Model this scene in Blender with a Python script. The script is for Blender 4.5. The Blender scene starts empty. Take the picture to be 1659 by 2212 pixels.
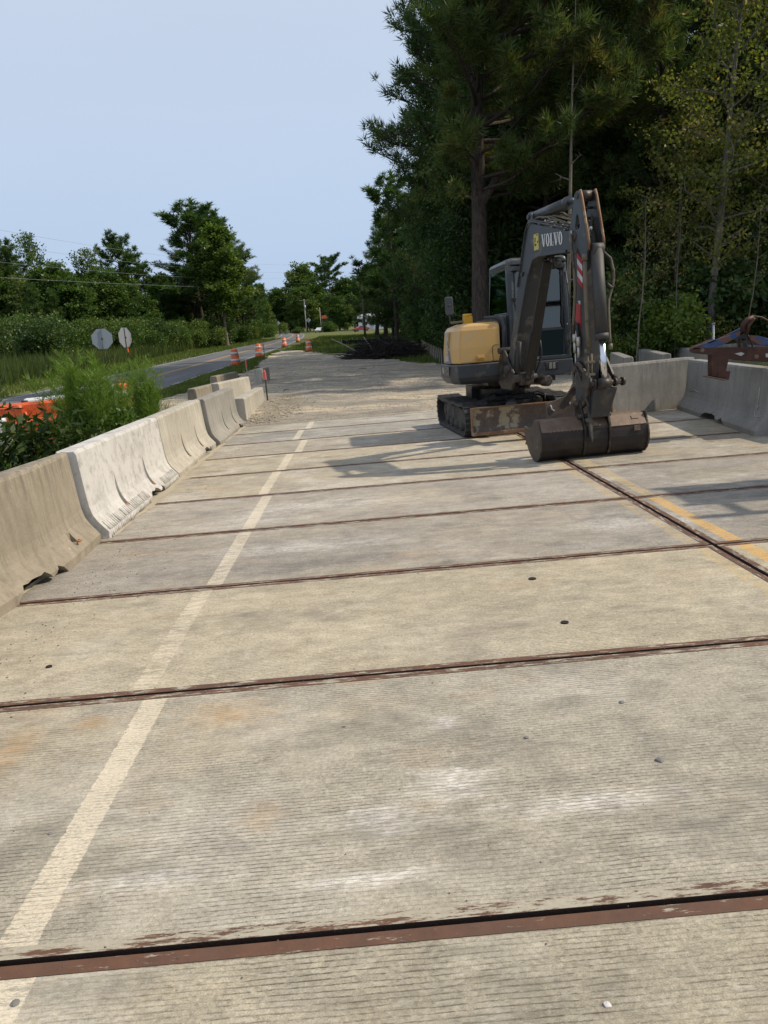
import bpy, bmesh, math, random
import numpy as np
from mathutils import Vector, Matrix, noise as mnoise
random.seed(7); RNG = np.random.default_rng(7)
rad = math.radians

# ------------------------------------------------------------------ camera
SC = bpy.context.scene
C = SC.collection
EYE = Vector((0, 0, 1.74))
PITCH, ROLL, YAW = 0.21941292, -0.08102391, 0.01566414
def cam_basis():
    cy, sy, cp, sp = math.cos(YAW), math.sin(YAW), math.cos(PITCH), math.sin(PITCH)
    f = Vector((sy*cp, cy*cp, -sp)); rt = Vector((cy, -sy, 0)); up = rt.cross(f)
    cr, sr = math.cos(ROLL), math.sin(ROLL)
    return f, rt*cr + up*sr, up*cr - rt*sr
_f, _r, _u = cam_basis()
cam_d = bpy.data.cameras.new('camera'); cam = bpy.data.objects.new('camera', cam_d); C.objects.link(cam)
M = Matrix((( _r.x, _u.x, -_f.x, EYE.x), (_r.y, _u.y, -_f.y, EYE.y), (_r.z, _u.z, -_f.z, EYE.z), (0, 0, 0, 1)))
cam.matrix_world = M
cam_d.sensor_fit = 'VERTICAL'; cam_d.sensor_height = 24; cam_d.lens = 18.03
cam_d.clip_start = .05; cam_d.clip_end = 6000
SC.camera = cam
SC.render.resolution_x = 768; SC.render.resolution_y = 1024

# ------------------------------------------------------------------ light
SUN_EL, SUN_DIR = rad(45.5), Vector((1, -.03, 0)).normalized()
to_sun = Vector((SUN_DIR.x*math.cos(SUN_EL), SUN_DIR.y*math.cos(SUN_EL), math.sin(SUN_EL)))
W = bpy.data.worlds.new('World'); SC.world = W; W.use_nodes = True
wn = W.node_tree; wn.nodes.clear()
sky = wn.nodes.new('ShaderNodeTexSky'); sky.sky_type = 'NISHITA'; sky.sun_disc = False
sky.sun_elevation = SUN_EL; sky.sun_rotation = math.atan2(to_sun.x, to_sun.y)
sky.air_density = 1.0; sky.dust_density = 2.2; sky.ozone_density = 2.5
bg = wn.nodes.new('ShaderNodeBackground'); bg.inputs['Strength'].default_value = .11
hs = wn.nodes.new('ShaderNodeHueSaturation'); hs.inputs['Saturation'].default_value = .8; hs.inputs['Value'].default_value = 1.0
wo = wn.nodes.new('ShaderNodeOutputWorld')
# summer haze: a pale veil over the blue, thicker and whiter high towards the sun's height, bluer at the skyline
wtc = wn.nodes.new('ShaderNodeTexCoord'); wsp = wn.nodes.new('ShaderNodeSeparateXYZ'); wr = wn.nodes.new('ShaderNodeValToRGB')
wr.color_ramp.elements[0].position = .0; wr.color_ramp.elements[0].color = (.43, .57, .80, 1)
wr.color_ramp.elements[1].position = .9; wr.color_ramp.elements[1].color = (.60, .66, .78, 1)
e_ = wr.color_ramp.elements.new(.22); e_.color = (.54, .655, .83, 1); e_ = wr.color_ramp.elements.new(.45); e_.color = (.61, .69, .83, 1)
wsc = wn.nodes.new('ShaderNodeVectorMath'); wsc.operation = 'SCALE'; wsc.inputs['Scale'].default_value = 9.4
wmx = wn.nodes.new('ShaderNodeMix'); wmx.data_type = 'RGBA'; wmx.inputs[0].default_value = .85
wno = wn.nodes.new('ShaderNodeTexNoise'); wno.inputs['Scale'].default_value = 2.2; wno.inputs['Detail'].default_value = 6; wmp = wn.nodes.new('ShaderNodeMapping'); wmp.inputs['Scale'].default_value = (1, 1, 5)
wn.links.new(wtc.outputs['Generated'], wmp.inputs[0]); wn.links.new(wmp.outputs[0], wno.inputs[0]); wvz = wn.nodes.new('ShaderNodeMath'); wvz.operation = 'MULTIPLY_ADD'; wvz.inputs[1].default_value = .8; wvz.inputs[2].default_value = 9.0; wn.links.new(wno.outputs[0], wvz.inputs[0]); wn.links.new(wvz.outputs[0], wsc.inputs['Scale'])
wn.links.new(wtc.outputs['Generated'], wsp.inputs[0]); wn.links.new(wsp.outputs[2], wr.inputs[0]); wn.links.new(wr.outputs[0], wsc.inputs[0])
wn.links.new(sky.outputs[0], hs.inputs['Color']); wn.links.new(hs.outputs[0], wmx.inputs[6]); wn.links.new(wsc.outputs[0], wmx.inputs[7])
wn.links.new(wmx.outputs[2], bg.inputs[0]); wn.links.new(bg.outputs[0], wo.inputs[0])
sd = bpy.data.lights.new('sun', 'SUN'); sd.energy = 4.1; sd.angle = rad(.9); sd.color = (1, .88, .71)
sun = bpy.data.objects.new('sun', sd); C.objects.link(sun); sun.location = (30, 0, 40)
sun.rotation_euler = to_sun.to_track_quat('Z', 'Y').to_euler()
SC.view_settings.view_transform = 'Standard'; SC.view_settings.look = 'None'
SC.view_settings.exposure = 0.06; SC.view_settings.gamma = 1

# ------------------------------------------------------------------ geometry helpers
FPX = 1662.0                       # focal length for a 1659 x 2212 picture; used only to look up where things stand
def ray(px, py): return _f*FPX + _r*(px-829.5) - _u*(py-1106.0)
LA, LB, LC = .0235, -.03, -.46     # the lie of the land beyond the bridge
def land(x, y): return LC + LA*y + LB*x
def spot(px, py, dz=0):            # where a thing whose foot shows there stands on the land
    d = ray(px, py); t = (LC+dz-EYE.z)/(d.z-LA*d.y-LB*d.x)
    return Vector((t*d.x, t*d.y, EYE.z+t*d.z))
def onY(px, py, Y):
    d = ray(px, py); t = Y/d.y; return Vector((t*d.x, Y, EYE.z+t*d.z))
UP = Vector((.035, -.02, 1)).normalized()          # plumb direction (the bridge deck is our level plane and lies slightly tilted)

def link(o, parent=None):
    C.objects.link(o)
    if parent is not None: o.parent = parent
    return o
def tag(o, label=None, cat=None, group=None, kind=None):
    if label: o['label'] = label
    if cat: o['category'] = cat
    if group: o['group'] = group
    if kind: o['kind'] = kind
    return o
def thing(name, label, cat, loc=(0, 0, 0), rotz=0, group=None):
    o = bpy.data.objects.new(name, None); link(o); o.location = loc; o.rotation_euler = (0, 0, rotz)
    o.empty_display_size = .2
    return tag(o, label, cat, group)
def copy_tree(o, parent=None):
    c = o.copy(); C.objects.link(c)
    if parent is not None: c.parent = parent
    for ch in list(o.children): copy_tree(ch, c)
    return c

class MB:
    def __init__(s, M=None): s.v = []; s.f = []; s.sm = []; s.M = M or Matrix()
    def add(s, vs, fs, smooth=False):
        b = len(s.v); s.v += [tuple(s.M @ Vector(v)) for v in vs]
        s.f += [tuple(b+i for i in f) for f in fs]; s.sm += [smooth]*len(fs); return s
    def box(s, c, d, R=None):
        hx, hy, hz = d[0]/2, d[1]/2, d[2]/2; vs = []
        for x in (-hx, hx):
            for y in (-hy, hy):
                for z in (-hz, hz):
                    p = Vector((x, y, z))
                    if R: p = R @ p
                    vs.append(p+Vector(c))
        return s.add(vs, [(0, 1, 3, 2), (4, 6, 7, 5), (0, 4, 5, 1), (2, 3, 7, 6), (0, 2, 6, 4), (1, 5, 7, 3)])
    def cyl(s, a, b, r0, r1=None, n=16, caps=True, smooth=True):
        a = Vector(a); b = Vector(b); r1 = r0 if r1 is None else r1
        d = (b-a).normalized(); x = d.orthogonal().normalized(); y = d.cross(x)
        vs = []
        for p, r in ((a, r0), (b, r1)):
            for i in range(n):
                t = 2*math.pi*i/n; vs.append(p+(x*math.cos(t)+y*math.sin(t))*r)
        s.add(vs, [(i, (i+1) % n, n+(i+1) % n, n+i) for i in range(n)], smooth)
        if caps: s.add(vs, [tuple(range(n))[::-1], tuple(range(n, 2*n))])
        return s
    def tube(s, pts, r, n=8, closed=False):
        pts = [Vector(p) for p in pts]; vs = []; m = len(pts)
        rr = r if isinstance(r, (list, tuple)) else [r]*m
        x = None
        for i, p in enumerate(pts):
            d = (pts[min(i+1, m-1)]-pts[max(i-1, 0)])
            d = d.normalized() if d.length > 1e-9 else Vector((0, 0, 1))
            if x is None: x = d.orthogonal().normalized()
            x = (x-d*x.dot(d))
            x = x.normalized() if x.length > 1e-6 else d.orthogonal().normalized()
            y = d.cross(x)
            for k in range(n):
                t = 2*math.pi*k/n; vs.append(p+(x*math.cos(t)+y*math.sin(t))*rr[i])
        fs = [(i*n+k, i*n+(k+1) % n, (i+1)*n+(k+1) % n, (i+1)*n+k) for i in range(m-1) for k in range(n)]
        s.add(vs, fs, True); s.add(vs, [tuple(range(n))[::-1], tuple(range((m-1)*n, m*n))]); return s
    def prism(s, poly, off):
        n = len(poly); off = Vector(off); vs = [Vector(p) for p in poly]+[Vector(p)+off for p in poly]
        return s.add(vs, [tuple(range(n))[::-1], tuple(range(n, 2*n))]+[(i, (i+1) % n, n+(i+1) % n, n+i) for i in range(n)])
    def lathe(s, prof, c=(0, 0, 0), n=24, smooth=True):
        c = Vector(c); vs = []
        for r, z in prof:
            for i in range(n):
                t = 2*math.pi*i/n; vs.append(c+Vector((r*math.cos(t), r*math.sin(t), z)))
        m = len(prof)
        s.add(vs, [(j*n+i, j*n+(i+1) % n, (j+1)*n+(i+1) % n, (j+1)*n+i) for j in range(m-1) for i in range(n)], smooth)
        s.add(vs, [tuple(range(n))[::-1], tuple(range((m-1)*n, m*n))]); return s
    def loft(s, rings, closed=True, smooth=True, caps=True):
        n = len(rings[0]); vs = [p for r in rings for p in r]; fs = []
        for j in range(len(rings)-1):
            for i in range(n if closed else n-1):
                fs.append((j*n+i, j*n+(i+1) % n, (j+1)*n+(i+1) % n, (j+1)*n+i))
        s.add(vs, fs, smooth)
        if caps: s.add(vs, [tuple(range(n))[::-1], tuple(range((len(rings)-1)*n, len(rings)*n))])
        return s
    def build(s, name, mat, parent=None, bevel=0, world=False, fix=True, seg=2, weld=True):
        me = bpy.data.meshes.new(name)
        vs = s.v
        if world and parent is not None:
            inv = Matrix.Translation(-Vector(parent.location)) if parent.rotation_euler.z == 0 else (Matrix.Translation(parent.location) @ Matrix.Rotation(parent.rotation_euler.z, 4, 'Z')).inverted()
            vs = [tuple(inv @ Vector(v)) for v in vs]
        me.from_pydata(vs, [], s.f)
        me.polygons.foreach_set('use_smooth', s.sm)
        if fix:
            b = bmesh.new(); b.from_mesh(me)
            if weld: bmesh.ops.remove_doubles(b, verts=b.verts, dist=1e-5)
            bmesh.ops.recalc_face_normals(b, faces=b.faces); b.to_mesh(me); b.free()
        me.materials.append(mat)
        o = bpy.data.objects.new(name, me); link(o, parent)
        if bevel:
            m = o.modifiers.new('bevel', 'BEVEL'); m.width = bevel; m.segments = seg; m.limit_method = 'ANGLE'; m.angle_limit = rad(38)
        return o

# ------------------------------------------------------------------ material helpers
class NT:
    def __init__(s, name):
        s.m = bpy.data.materials.new(name); s.m.use_nodes = True; s.t = s.m.node_tree; s.t.nodes.clear()
        s.out = s.n('ShaderNodeOutputMaterial'); s.b = s.n('ShaderNodeBsdfPrincipled'); s.l(s.b.outputs[0], s.out.inputs[0])
    def n(s, t, **k):
        x = s.t.nodes.new(t)
        for a, v in k.items(): setattr(x, a, v)
        return x
    def l(s, a, b): s.t.links.new(a, b)
    def co(s, kind='Object', scale=(1, 1, 1), rnd=False, loc=(0, 0, 0)):
        tc = s.n('ShaderNodeTexCoord'); mp = s.n('ShaderNodeMapping'); mp.inputs['Scale'].default_value = scale; mp.inputs['Location'].default_value = loc
        src = tc.outputs['Object' if kind == 'World' else kind]
        if kind == 'World': src = s.n('ShaderNodeNewGeometry').outputs['Position']
        if rnd:
            oi = s.n('ShaderNodeObjectInfo'); mm = s.n('ShaderNodeMath', operation='MULTIPLY'); mm.inputs[1].default_value = 37.0
            s.l(oi.outputs['Random'], mm.inputs[0]); va = s.n('ShaderNodeVectorMath', operation='ADD'); s.l(src, va.inputs[0]); s.l(mm.outputs[0], va.inputs[1]); src = va.outputs[0]
        s.l(src, mp.inputs[0]); return mp.outputs[0]
    def noise(s, vec, scale=5, detail=4, rough=.55, dist=0):
        x = s.n('ShaderNodeTexNoise'); x.inputs['Scale'].default_value = scale; x.inputs['Detail'].default_value = detail
        x.inputs['Roughness'].default_value = rough; x.inputs['Distortion'].default_value = dist; s.l(vec, x.inputs['Vector']); return x.outputs['Fac']
    def ramp(s, fac, stops, interp='LINEAR'):
        x = s.n('ShaderNodeValToRGB'); r = x.color_ramp; r.interpolation = interp
        while len(r.elements) < len(stops): r.elements.new(.5)
        for e, (p, c) in zip(r.elements, stops):
            e.position = p; e.color = (*((c,)*3 if isinstance(c, (int, float)) else c), 1)
        s.l(fac, x.inputs[0]); return x.outputs[0]
    def mix(s, fac, a, b, mode='MIX'):
        x = s.n('ShaderNodeMix', data_type='RGBA', blend_type=mode)
        for i, v in ((0, fac), (6, a), (7, b)):
            if isinstance(v, (int, float)): x.inputs[i].default_value = v if i == 0 else (v, v, v, 1)
            elif isinstance(v, tuple): x.inputs[i].default_value = (*v, 1)
            else: s.l(v, x.inputs[i])
        return x.outputs[2]
    def math(s, op, a, b=None, clamp=False):
        x = s.n('ShaderNodeMath', operation=op, use_clamp=clamp)
        for i, v in ((0, a), (1, b)):
            if v is None: continue
            if isinstance(v, (int, float)): x.inputs[i].default_value = v
            else: s.l(v, x.inputs[i])
        return x.outputs[0]
    def bump(s, h, strength=.3, dist=.01):
        x = s.n('ShaderNodeBump'); x.inputs['Strength'].default_value = strength; x.inputs['Distance'].default_value = dist
        s.l(h, x.inputs['Height']); s.l(x.outputs[0], s.b.inputs['Normal']); return x
    def base(s, c):
        if isinstance(c, tuple): s.b.inputs['Base Color'].default_value = (*c, 1)
        else: s.l(c, s.b.inputs['Base Color'])
    def rough(s, r):
        if isinstance(r, (int, float)): s.b.inputs['Roughness'].default_value = r
        else: s.l(r, s.b.inputs['Roughness'])
    def done(s): return s.m

def simple(name, col, rough=.6, metal=0, var=.25, scale=6, bump=.0, dirt=None, dirt_amt=.5, dirt_scale=3, spec=.5, coat=0):
    t = NT(name); v = t.co('Object'); n1 = t.noise(v, scale, 5)
    c = t.mix(n1, tuple(x*(1-var) for x in col), tuple(min(1, x*(1+var)) for x in col))
    if dirt:
        d = t.ramp(t.noise(v, dirt_scale, 8, .7), [(.62-dirt_amt*.35, 0), (.66-dirt_amt*.2, 1)])
        c = t.mix(d, c, dirt)
    t.base(c); t.b.inputs['Metallic'].default_value = metal
    t.b.inputs['Specular IOR Level'].default_value = spec; t.b.inputs['Coat Weight'].default_value = coat
    r = t.math('MULTIPLY_ADD', n1, .25); t.t.nodes[-1].inputs[2].default_value = rough-.12; t.rough(r)
    if bump: t.bump(t.noise(v, scale*6, 4), bump, .01)
    return t.done()

# ------------------------------------------------------------------ materials
ROW = 1.827
def joint_y(k): return 2.008+ROW*(k-1)
def concrete_panel(name, tint, paint=None, seed=0, groove=.6, chalk=.5, rustamt=.35, zones=(), stains=(), darks=()):
    """broom-tined deck concrete; paint = list of (x centre, width, colour, wear)"""
    t = NT(name); v = t.co('World', loc=(seed*3.7, seed*1.9, 0)); g = t.n('ShaderNodeNewGeometry')
    big = t.noise(v, .55, 4); mid = t.noise(v, 2.6, 6, .62); fine = t.noise(v, 60, 3, .6)
    grit = t.noise(v, 210, 2, .6)
    c = t.mix(t.ramp(big, [(.3, 0), (.7, 1)]), tuple(x*.86 for x in tint), tuple(x*1.10 for x in tint))
    c = t.mix(t.ramp(mid, [(.25, .0), (.75, .65)]), c, (tint[0]*.74, tint[1]*.74, tint[2]*.76))
    c = t.mix(.6, c, t.ramp(fine, [(.25, .45), (.75, 1.45)]), 'MULTIPLY')
    c = t.mix(.75, c, t.ramp(grit, [(.25, .6), (.75, 1.35)]), 'MULTIPLY')
    # warm rust bleed
    vs = t.co('World', (.55, 1.2, 1), loc=(seed*7.1, 3, 0))
    ru = t.ramp(t.noise(vs, 1.7, 5, .6), [(.58, 0), (.74, rustamt)])
    c = t.mix(ru, c, (.40, .245, .115))
    # sand dust
    du = t.ramp(t.noise(t.co('World', (.5, .8, 1), loc=(seed, 9, 4)), 1.1, 5, .6), [(.52, 0), (.72, .4)])
    c = t.mix(du, c, (.44, .37, .25))
    # tining: long fine lines across the lane, broken up
    vt = t.co('World', (1.0, 1, 1)); sep = t.n('ShaderNodeSeparateXYZ'); t.l(vt, sep.inputs[0])
    wob = t.noise(t.co('World', (.8, 1.2, 1)), 2.2, 2); yy = t.math('MULTIPLY_ADD', wob, .03); t.t.nodes[-1].inputs[2].default_value = 0
    yy = t.math('ADD', sep.outputs[1], yy); ln = t.math('SINE', t.math('MULTIPLY', yy, 2*math.pi/.021))
    gr = t.ramp(ln, [(.55, 0), (.93, 1)])
    brk = t.noise(t.co('World', (9, 60, 1), loc=(seed, 0, 0)), 2.2, 3, .7); keep = t.ramp(brk, [(.44, 0), (.54, 1)])
    zone = t.ramp(t.noise(v, 1.3, 6, .7), [(.38, .12), (.58, 1)])
    gmask = t.math('MULTIPLY', t.math('MULTIPLY', gr, keep), zone)
    c = t.mix(t.math('MULTIPLY', gmask, t.math('MULTIPLY', t.ramp(mid, [(.3, .55), (.65, 1)]), min(1, groove*1.35))), c, (.05, .043, .032))
    pk = t.ramp(t.noise(t.co('World', (1, 2.4, 1), loc=(0, seed, 0)), 34, 3, .7), [(.62, 0), (.68, .8)]); c = t.mix(pk, c, tuple(x*.38 for x in tint))
    # chalky dashes on the ridges
    vw = t.co('World', (15, 44, 1), loc=(seed*2.3, seed, 0)); wz = t.ramp(t.noise(v, .9, 4, .6), [(.50, 0), (.66, 1)])
    def blob(x0, y0, rx, ry):
        gp = t.n('ShaderNodeSeparateXYZ'); t.l(t.n('ShaderNodeNewGeometry').outputs['Position'], gp.inputs[0])
        ax = t.math('MULTIPLY', t.math('SUBTRACT', gp.outputs[0], x0), 1/rx); ay = t.math('MULTIPLY', t.math('SUBTRACT', gp.outputs[1], y0), 1/ry)
        d2 = t.math('SQRT', t.math('ADD', t.math('MULTIPLY', ax, ax), t.math('MULTIPLY', ay, ay))); d2 = t.math('ADD', d2, t.math('MULTIPLY', t.math('SUBTRACT', t.noise(t.co('World', (1.4, 3.5, 1)), 5, 5, .7), .5), 2.4))
        return t.ramp(d2, [(.1, 1), (1.15, 0)])
    if zones: wz = t.math('MULTIPLY', wz, .35)
    for zz in zones: wz = t.math('MAXIMUM', wz, blob(*zz))
    for (zx, zy, zrx, zry, am) in stains: c = t.mix(t.math('MULTIPLY', blob(zx, zy, zrx, zry), t.math('MULTIPLY', t.ramp(mid, [(.3, .3), (.6, 1)]), am)), c, (.40, .275, .15))
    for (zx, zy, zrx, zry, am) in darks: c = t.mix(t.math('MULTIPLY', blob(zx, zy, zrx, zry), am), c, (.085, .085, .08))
    wh = t.math('MULTIPLY', t.ramp(t.noise(vw, 1.5, 4, .75), [(.42, 0), (.56, 1)]), wz); wh = t.math('MULTIPLY', wh, t.math('SUBTRACT', 1.0, t.math('MULTIPLY', gr, .75)))
    c = t.mix(t.math('MULTIPLY', wz, .22*chalk), c, (.47, .45, .41)); c = t.mix(t.math('MULTIPLY', wh, chalk), c, (.64, .61, .56))
    c = t.mix(t.math('MULTIPLY', t.ramp(t.noise(t.co('World', (2.2, 30, 1), loc=(seed*5, 2, 0)), 2.5, 3, .7), [(.64, 0), (.70, 1)]), .5*chalk), c, (.62, .58, .52))
    # dark smears, streaked across the lane
    sm = t.ramp(t.noise(t.co('World', (1.0, 1.9, 1), loc=(seed*1.3, 5, 0)), 1.3, 8, .7), [(.50, 0), (.68, .68)])
    c = t.mix(sm, c, (tint[0]*.46, tint[1]*.47, tint[2]*.5))
    mot = t.noise(t.co('World', (1.5, 2.6, 1), loc=(0, seed*2.2, 0)), 3.4, 9, .76)
    c = t.mix(.75, c, t.ramp(mot, [(.30, .60), (.70, 1.32)]), 'MULTIPLY')
    lt = t.ramp(t.noise(t.co('World', (3, 9, 1), loc=(3, seed, 0)), 4, 7, .8), [(.54, 0), (.64, .42)]); c = t.mix(lt, c, (.50, .47, .40))
    # small dark chips
    vo = t.n('ShaderNodeTexVoronoi'); vo.inputs['Scale'].default_value = 3.0; t.l(t.co('World', loc=(seed, 0, 0)), vo.inputs['Vector'])
    wv = t.math('ADD', vo.outputs['Distance'], t.math('MULTIPLY', fine, .03))
    chip = t.ramp(wv, [(.038, 1), (.05, 0)])
    c = t.mix(t.math('MULTIPLY', chip, .75), c, (.05, .045, .04))
    h = t.math('SUBTRACT', t.math('MULTIPLY', t.math('ADD', fine, grit), .4), t.math('MULTIPLY', gmask, 1.1))
    if paint:
        gx = t.n('ShaderNodeSeparateXYZ'); t.l(g.outputs['Position'], gx.inputs[0])
        edge = t.math('MULTIPLY', t.math('SUBTRACT', t.noise(v, 30, 6, .8), .5), .05)
        for (x0, w, col, wear) in paint:
            dx = t.math('ABSOLUTE', t.math('SUBTRACT', t.math('ADD', gx.outputs[0], edge), x0))
            band = t.math('LESS_THAN', dx, w/2)
            keepp = t.math('MULTIPLY', t.ramp(t.noise(t.co('World', (1.5, 7, 1), loc=(x0*9+seed, 0, 0)), 5, 6, .75), [(wear-.06, 0), (wear+.06, 1)]), t.ramp(t.noise(t.co('World', (2, 5, 1), loc=(seed, x0, 0)), 28, 4, .8), [(.40, .25), (.52, 1)]))
            pm = t.math('MULTIPLY', t.math('MULTIPLY', band, keepp), t.math('SUBTRACT', 1.0, t.math('MULTIPLY', gmask, .5)))
            pc = t.mix(t.ramp(mid, [(.3, 0), (.7, .5)]), col, tuple(x*.72 for x in col))
            pc = t.mix(.4, pc, t.ramp(fine, [(.2, .7), (.8, 1.2)]), 'MULTIPLY')
            c = t.mix(t.math('MULTIPLY', pm, .92), c, pc)
    t.base(c); t.rough(.9); t.b.inputs['Specular IOR Level'].default_value = .25
    t.bump(h, .55, .004)
    return t.done()

def steel_edge_mat(name, cover, seed, along='x'):
    t = NT(name); v = t.co('World', loc=(seed, 0, 0)); n1 = t.noise(v, 14, 6, .65)
    c = t.mix(n1, (.050, .026, .018), (.165, .075, .038))
    c = t.mix(t.ramp(t.noise(v, 3, 3), [(.45, 0), (.7, .6)]), c, (.07, .045, .035))
    cov = t.ramp(t.noise(t.co('World', (2.6, 16, 1) if along == 'x' else (16, 2.6, 1), loc=(seed*3.3, 0, 0)), 2.2, 9, .78), [(cover-.015, 0), (cover+.03, 1)])
    gn = t.n('ShaderNodeSeparateXYZ'); t.l(t.n('ShaderNodeNewGeometry').outputs['Normal'], gn.inputs[0]); up_ = t.math('GREATER_THAN', gn.outputs[2], .6); cov = t.math('MULTIPLY', cov, up_)
    c = t.mix(up_, t.mix(n1, (.016, .009, .007), (.05, .026, .016)), c); c = t.mix(cov, c, t.mix(t.noise(v, 50, 3), (.27, .245, .185), (.42, .385, .30)))
    t.base(c); t.rough(.8); t.bump(t.noise(v, 90, 3), .3, .003); return t.done()

def barrier_mat(name, tint, white=.0, seed=0, grime=.4):
    t = NT(name); v = t.co('Object', loc=(seed*3.1, seed, 0)); 
    big = t.noise(v, 1.3, 5, .6); fine = t.noise(v, 45, 4, .65)
    c = t.mix(t.ramp(big, [(.3, 0), (.7, 1)]), tuple(x*.8 for x in tint), tuple(x*1.12 for x in tint))
    run = t.ramp(t.noise(t.co('Object', (5, 5, .55), loc=(seed, 0, 0)), 2.4, 5, .65), [(.48, 0), (.68, grime)])
    c = t.mix(run, c, tuple(x*.48 for x in tint))
    sep = t.n('ShaderNodeSeparateXYZ'); t.l(t.co('Object'), sep.inputs[0])
    topm = t.math('MULTIPLY', t.ramp(sep.outputs[2], [(.62, 0), (.93, 1)]), t.ramp(t.noise(t.co('Object', (8, 8, .8), loc=(seed*2, 0, 0)), 2, 4, .7), [(.45, 0), (.58, 1)]))
    c = t.mix(t.math('MULTIPLY', topm, grime*1.2, True), c, tuple(x*.42 for x in tint))
    c = t.mix(.6, c, t.ramp(fine, [(.2, .7), (.8, 1.25)]), 'MULTIPLY')
    if white:
        wv = t.ramp(t.noise(v, 7, 6, .7), [(.36, 0), (.5, white)])
        c = t.mix(wv, c, (.60, .585, .555))
    vo = t.n('ShaderNodeTexVoronoi'); vo.inputs['Scale'].default_value = 22; t.l(v, vo.inputs['Vector'])
    pit = t.ramp(t.math('ADD', vo.outputs['Distance'], t.math('MULTIPLY', big, .12)), [(.12, 1), (.17, 0)]); c = t.mix(t.math('MULTIPLY', pit, .6), c, tuple(x*.4 for x in tint))
    bl = t.ramp(t.noise(t.co('Object', (1, 1, .7), loc=(seed*6, 0, 0)), 3.4, 7, .7), [(.50, 0), (.70, .45)]); c = t.mix(bl, c, tuple(x*.55 for x in tint))
    foot = t.math('MULTIPLY', t.ramp(sep.outputs[2], [(.02, 1), (.22, 0)]), t.ramp(t.noise(v, 9, 5, .7), [(.4, 0), (.6, .6)])); c = t.mix(foot, c, (.20, .165, .115))
    scr = t.ramp(t.noise(t.co('Object', (14, .9, 5), loc=(seed*4, 0, 0)), 2.4, 3, .6), [(.71, 0), (.74, .6)])
    c = t.mix(scr, c, (.55, .52, .46))
    t.base(c); t.rough(.88); t.bump(t.math('SUBTRACT', t.noise(v, 30, 5, .7), pit), .3, .006)
    return t.done()

M_black_gap = simple('joint_filler', (.014, .011, .009), .95)
M_loop = simple('rust_loop', (.42, .15, .055), .9, 0, .35, 30, .3)
M_dark = simple('machine_dark_paint', (.030, .034, .040), .48, 0, .18, 3, .03, dirt=(.10, .085, .062), dirt_amt=.22, dirt_scale=4)
M_boom = simple('boom_grey_paint', (.036, .040, .044), .42, 0, .15, 3, .02, dirt=(.11, .10, .08), dirt_amt=.16, dirt_scale=3)
M_arm = simple('arm_dusty_paint', (.036, .037, .038), .6, 0, .3, 4, .05, dirt=(.075, .062, .045), dirt_amt=.25, dirt_scale=5)
M_grease = simple('greasy_black', (.012, .011, .010), .42, .1, .4, 9, .15, dirt=(.07, .048, .03), dirt_amt=.3, dirt_scale=9)
M_yellow = simple('machine_yellow', (.53, .325, .11), .42, 0, .05, 2, 0, dirt=(.47, .33, .15), dirt_amt=.2, dirt_scale=1.6, coat=.1)
M_capyel = simple('cap_yellow', (.62, .33, .02), .4, 0, .06, 4)
M_rubber = simple('track_rubber', (.028, .028, .030), .78, 0, .45, 14, .25, dirt=(.052, .047, .04), dirt_amt=.34, dirt_scale=10)
M_trackin = simple('dusty_roller_frame', (.075, .07, .058), .85, 0, .35, 7, .2, dirt=(.03, .028, .025), dirt_amt=.4)
M_chrome = simple('chrome_rod', (.72, .74, .77), .24, 1, .04, 3)
M_fit = simple('zinc_fitting', (.42, .41, .38), .4, .8, .2, 20)
M_hose = simple('hose_tan', (.135, .11, .07), .62, 0, .3, 12, dirt=(.05, .04, .03), dirt_amt=.3)
M_hoseb = simple('hose_black', (.02, .02, .02), .6, 0, .3, 12)
M_seat = simple('seat_fabric', (.03, .03, .033), .9)
M_bronze = simple('worn_bushing', (.060, .050, .042), .5, .5, .3, 8)

def rusty_steel(name, a=(.060, .040, .030), b=(.165, .082, .045), bare=(.20, .175, .12), amt=.35, sc=3):
    t = NT(name); v = t.co('Object'); n1 = t.noise(v, sc*2, 7, .7)
    c = t.mix(t.ramp(n1, [(.3, 0), (.7, 1)]), a, b)
    d = t.ramp(t.noise(v, sc, 8, .72), [(.66-amt*.3, 0), (.69-amt*.3, 1)]); c = t.mix(d, c, bare)
    c = t.mix(.5, c, t.ramp(t.noise(t.co('Object', (1, 1, .2)), 40, 4), [(.2, .6), (.8, 1.25)]), 'MULTIPLY')
    t.base(c); t.rough(.62); t.b.inputs['Metallic'].default_value = .25; t.bump(n1, .25, .006); return t.done()
M_blade = rusty_steel('blade_scuffed_steel', (.062, .050, .046), (.135, .098, .072), (.28, .25, .17), .42, 2.2)
M_bladeedge = rusty_steel('blade_rust_edge', (.14, .07, .035), (.26, .15, .08), (.3, .22, .14), .3, 4)
M_bucket = rusty_steel('bucket_worn_steel', (.016, .013, .012), (.042, .030, .022), (.12, .08, .04), .14, 3)
M_buckettop = rusty_steel('bucket_lip_steel', (.11, .072, .05), (.2, .14, .1), (.25, .19, .12), .2, 4)
M_rust = rusty_steel('trailer_rust', (.034, .014, .010), (.088, .036, .021), (.13, .06, .03), .16, 3)

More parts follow.
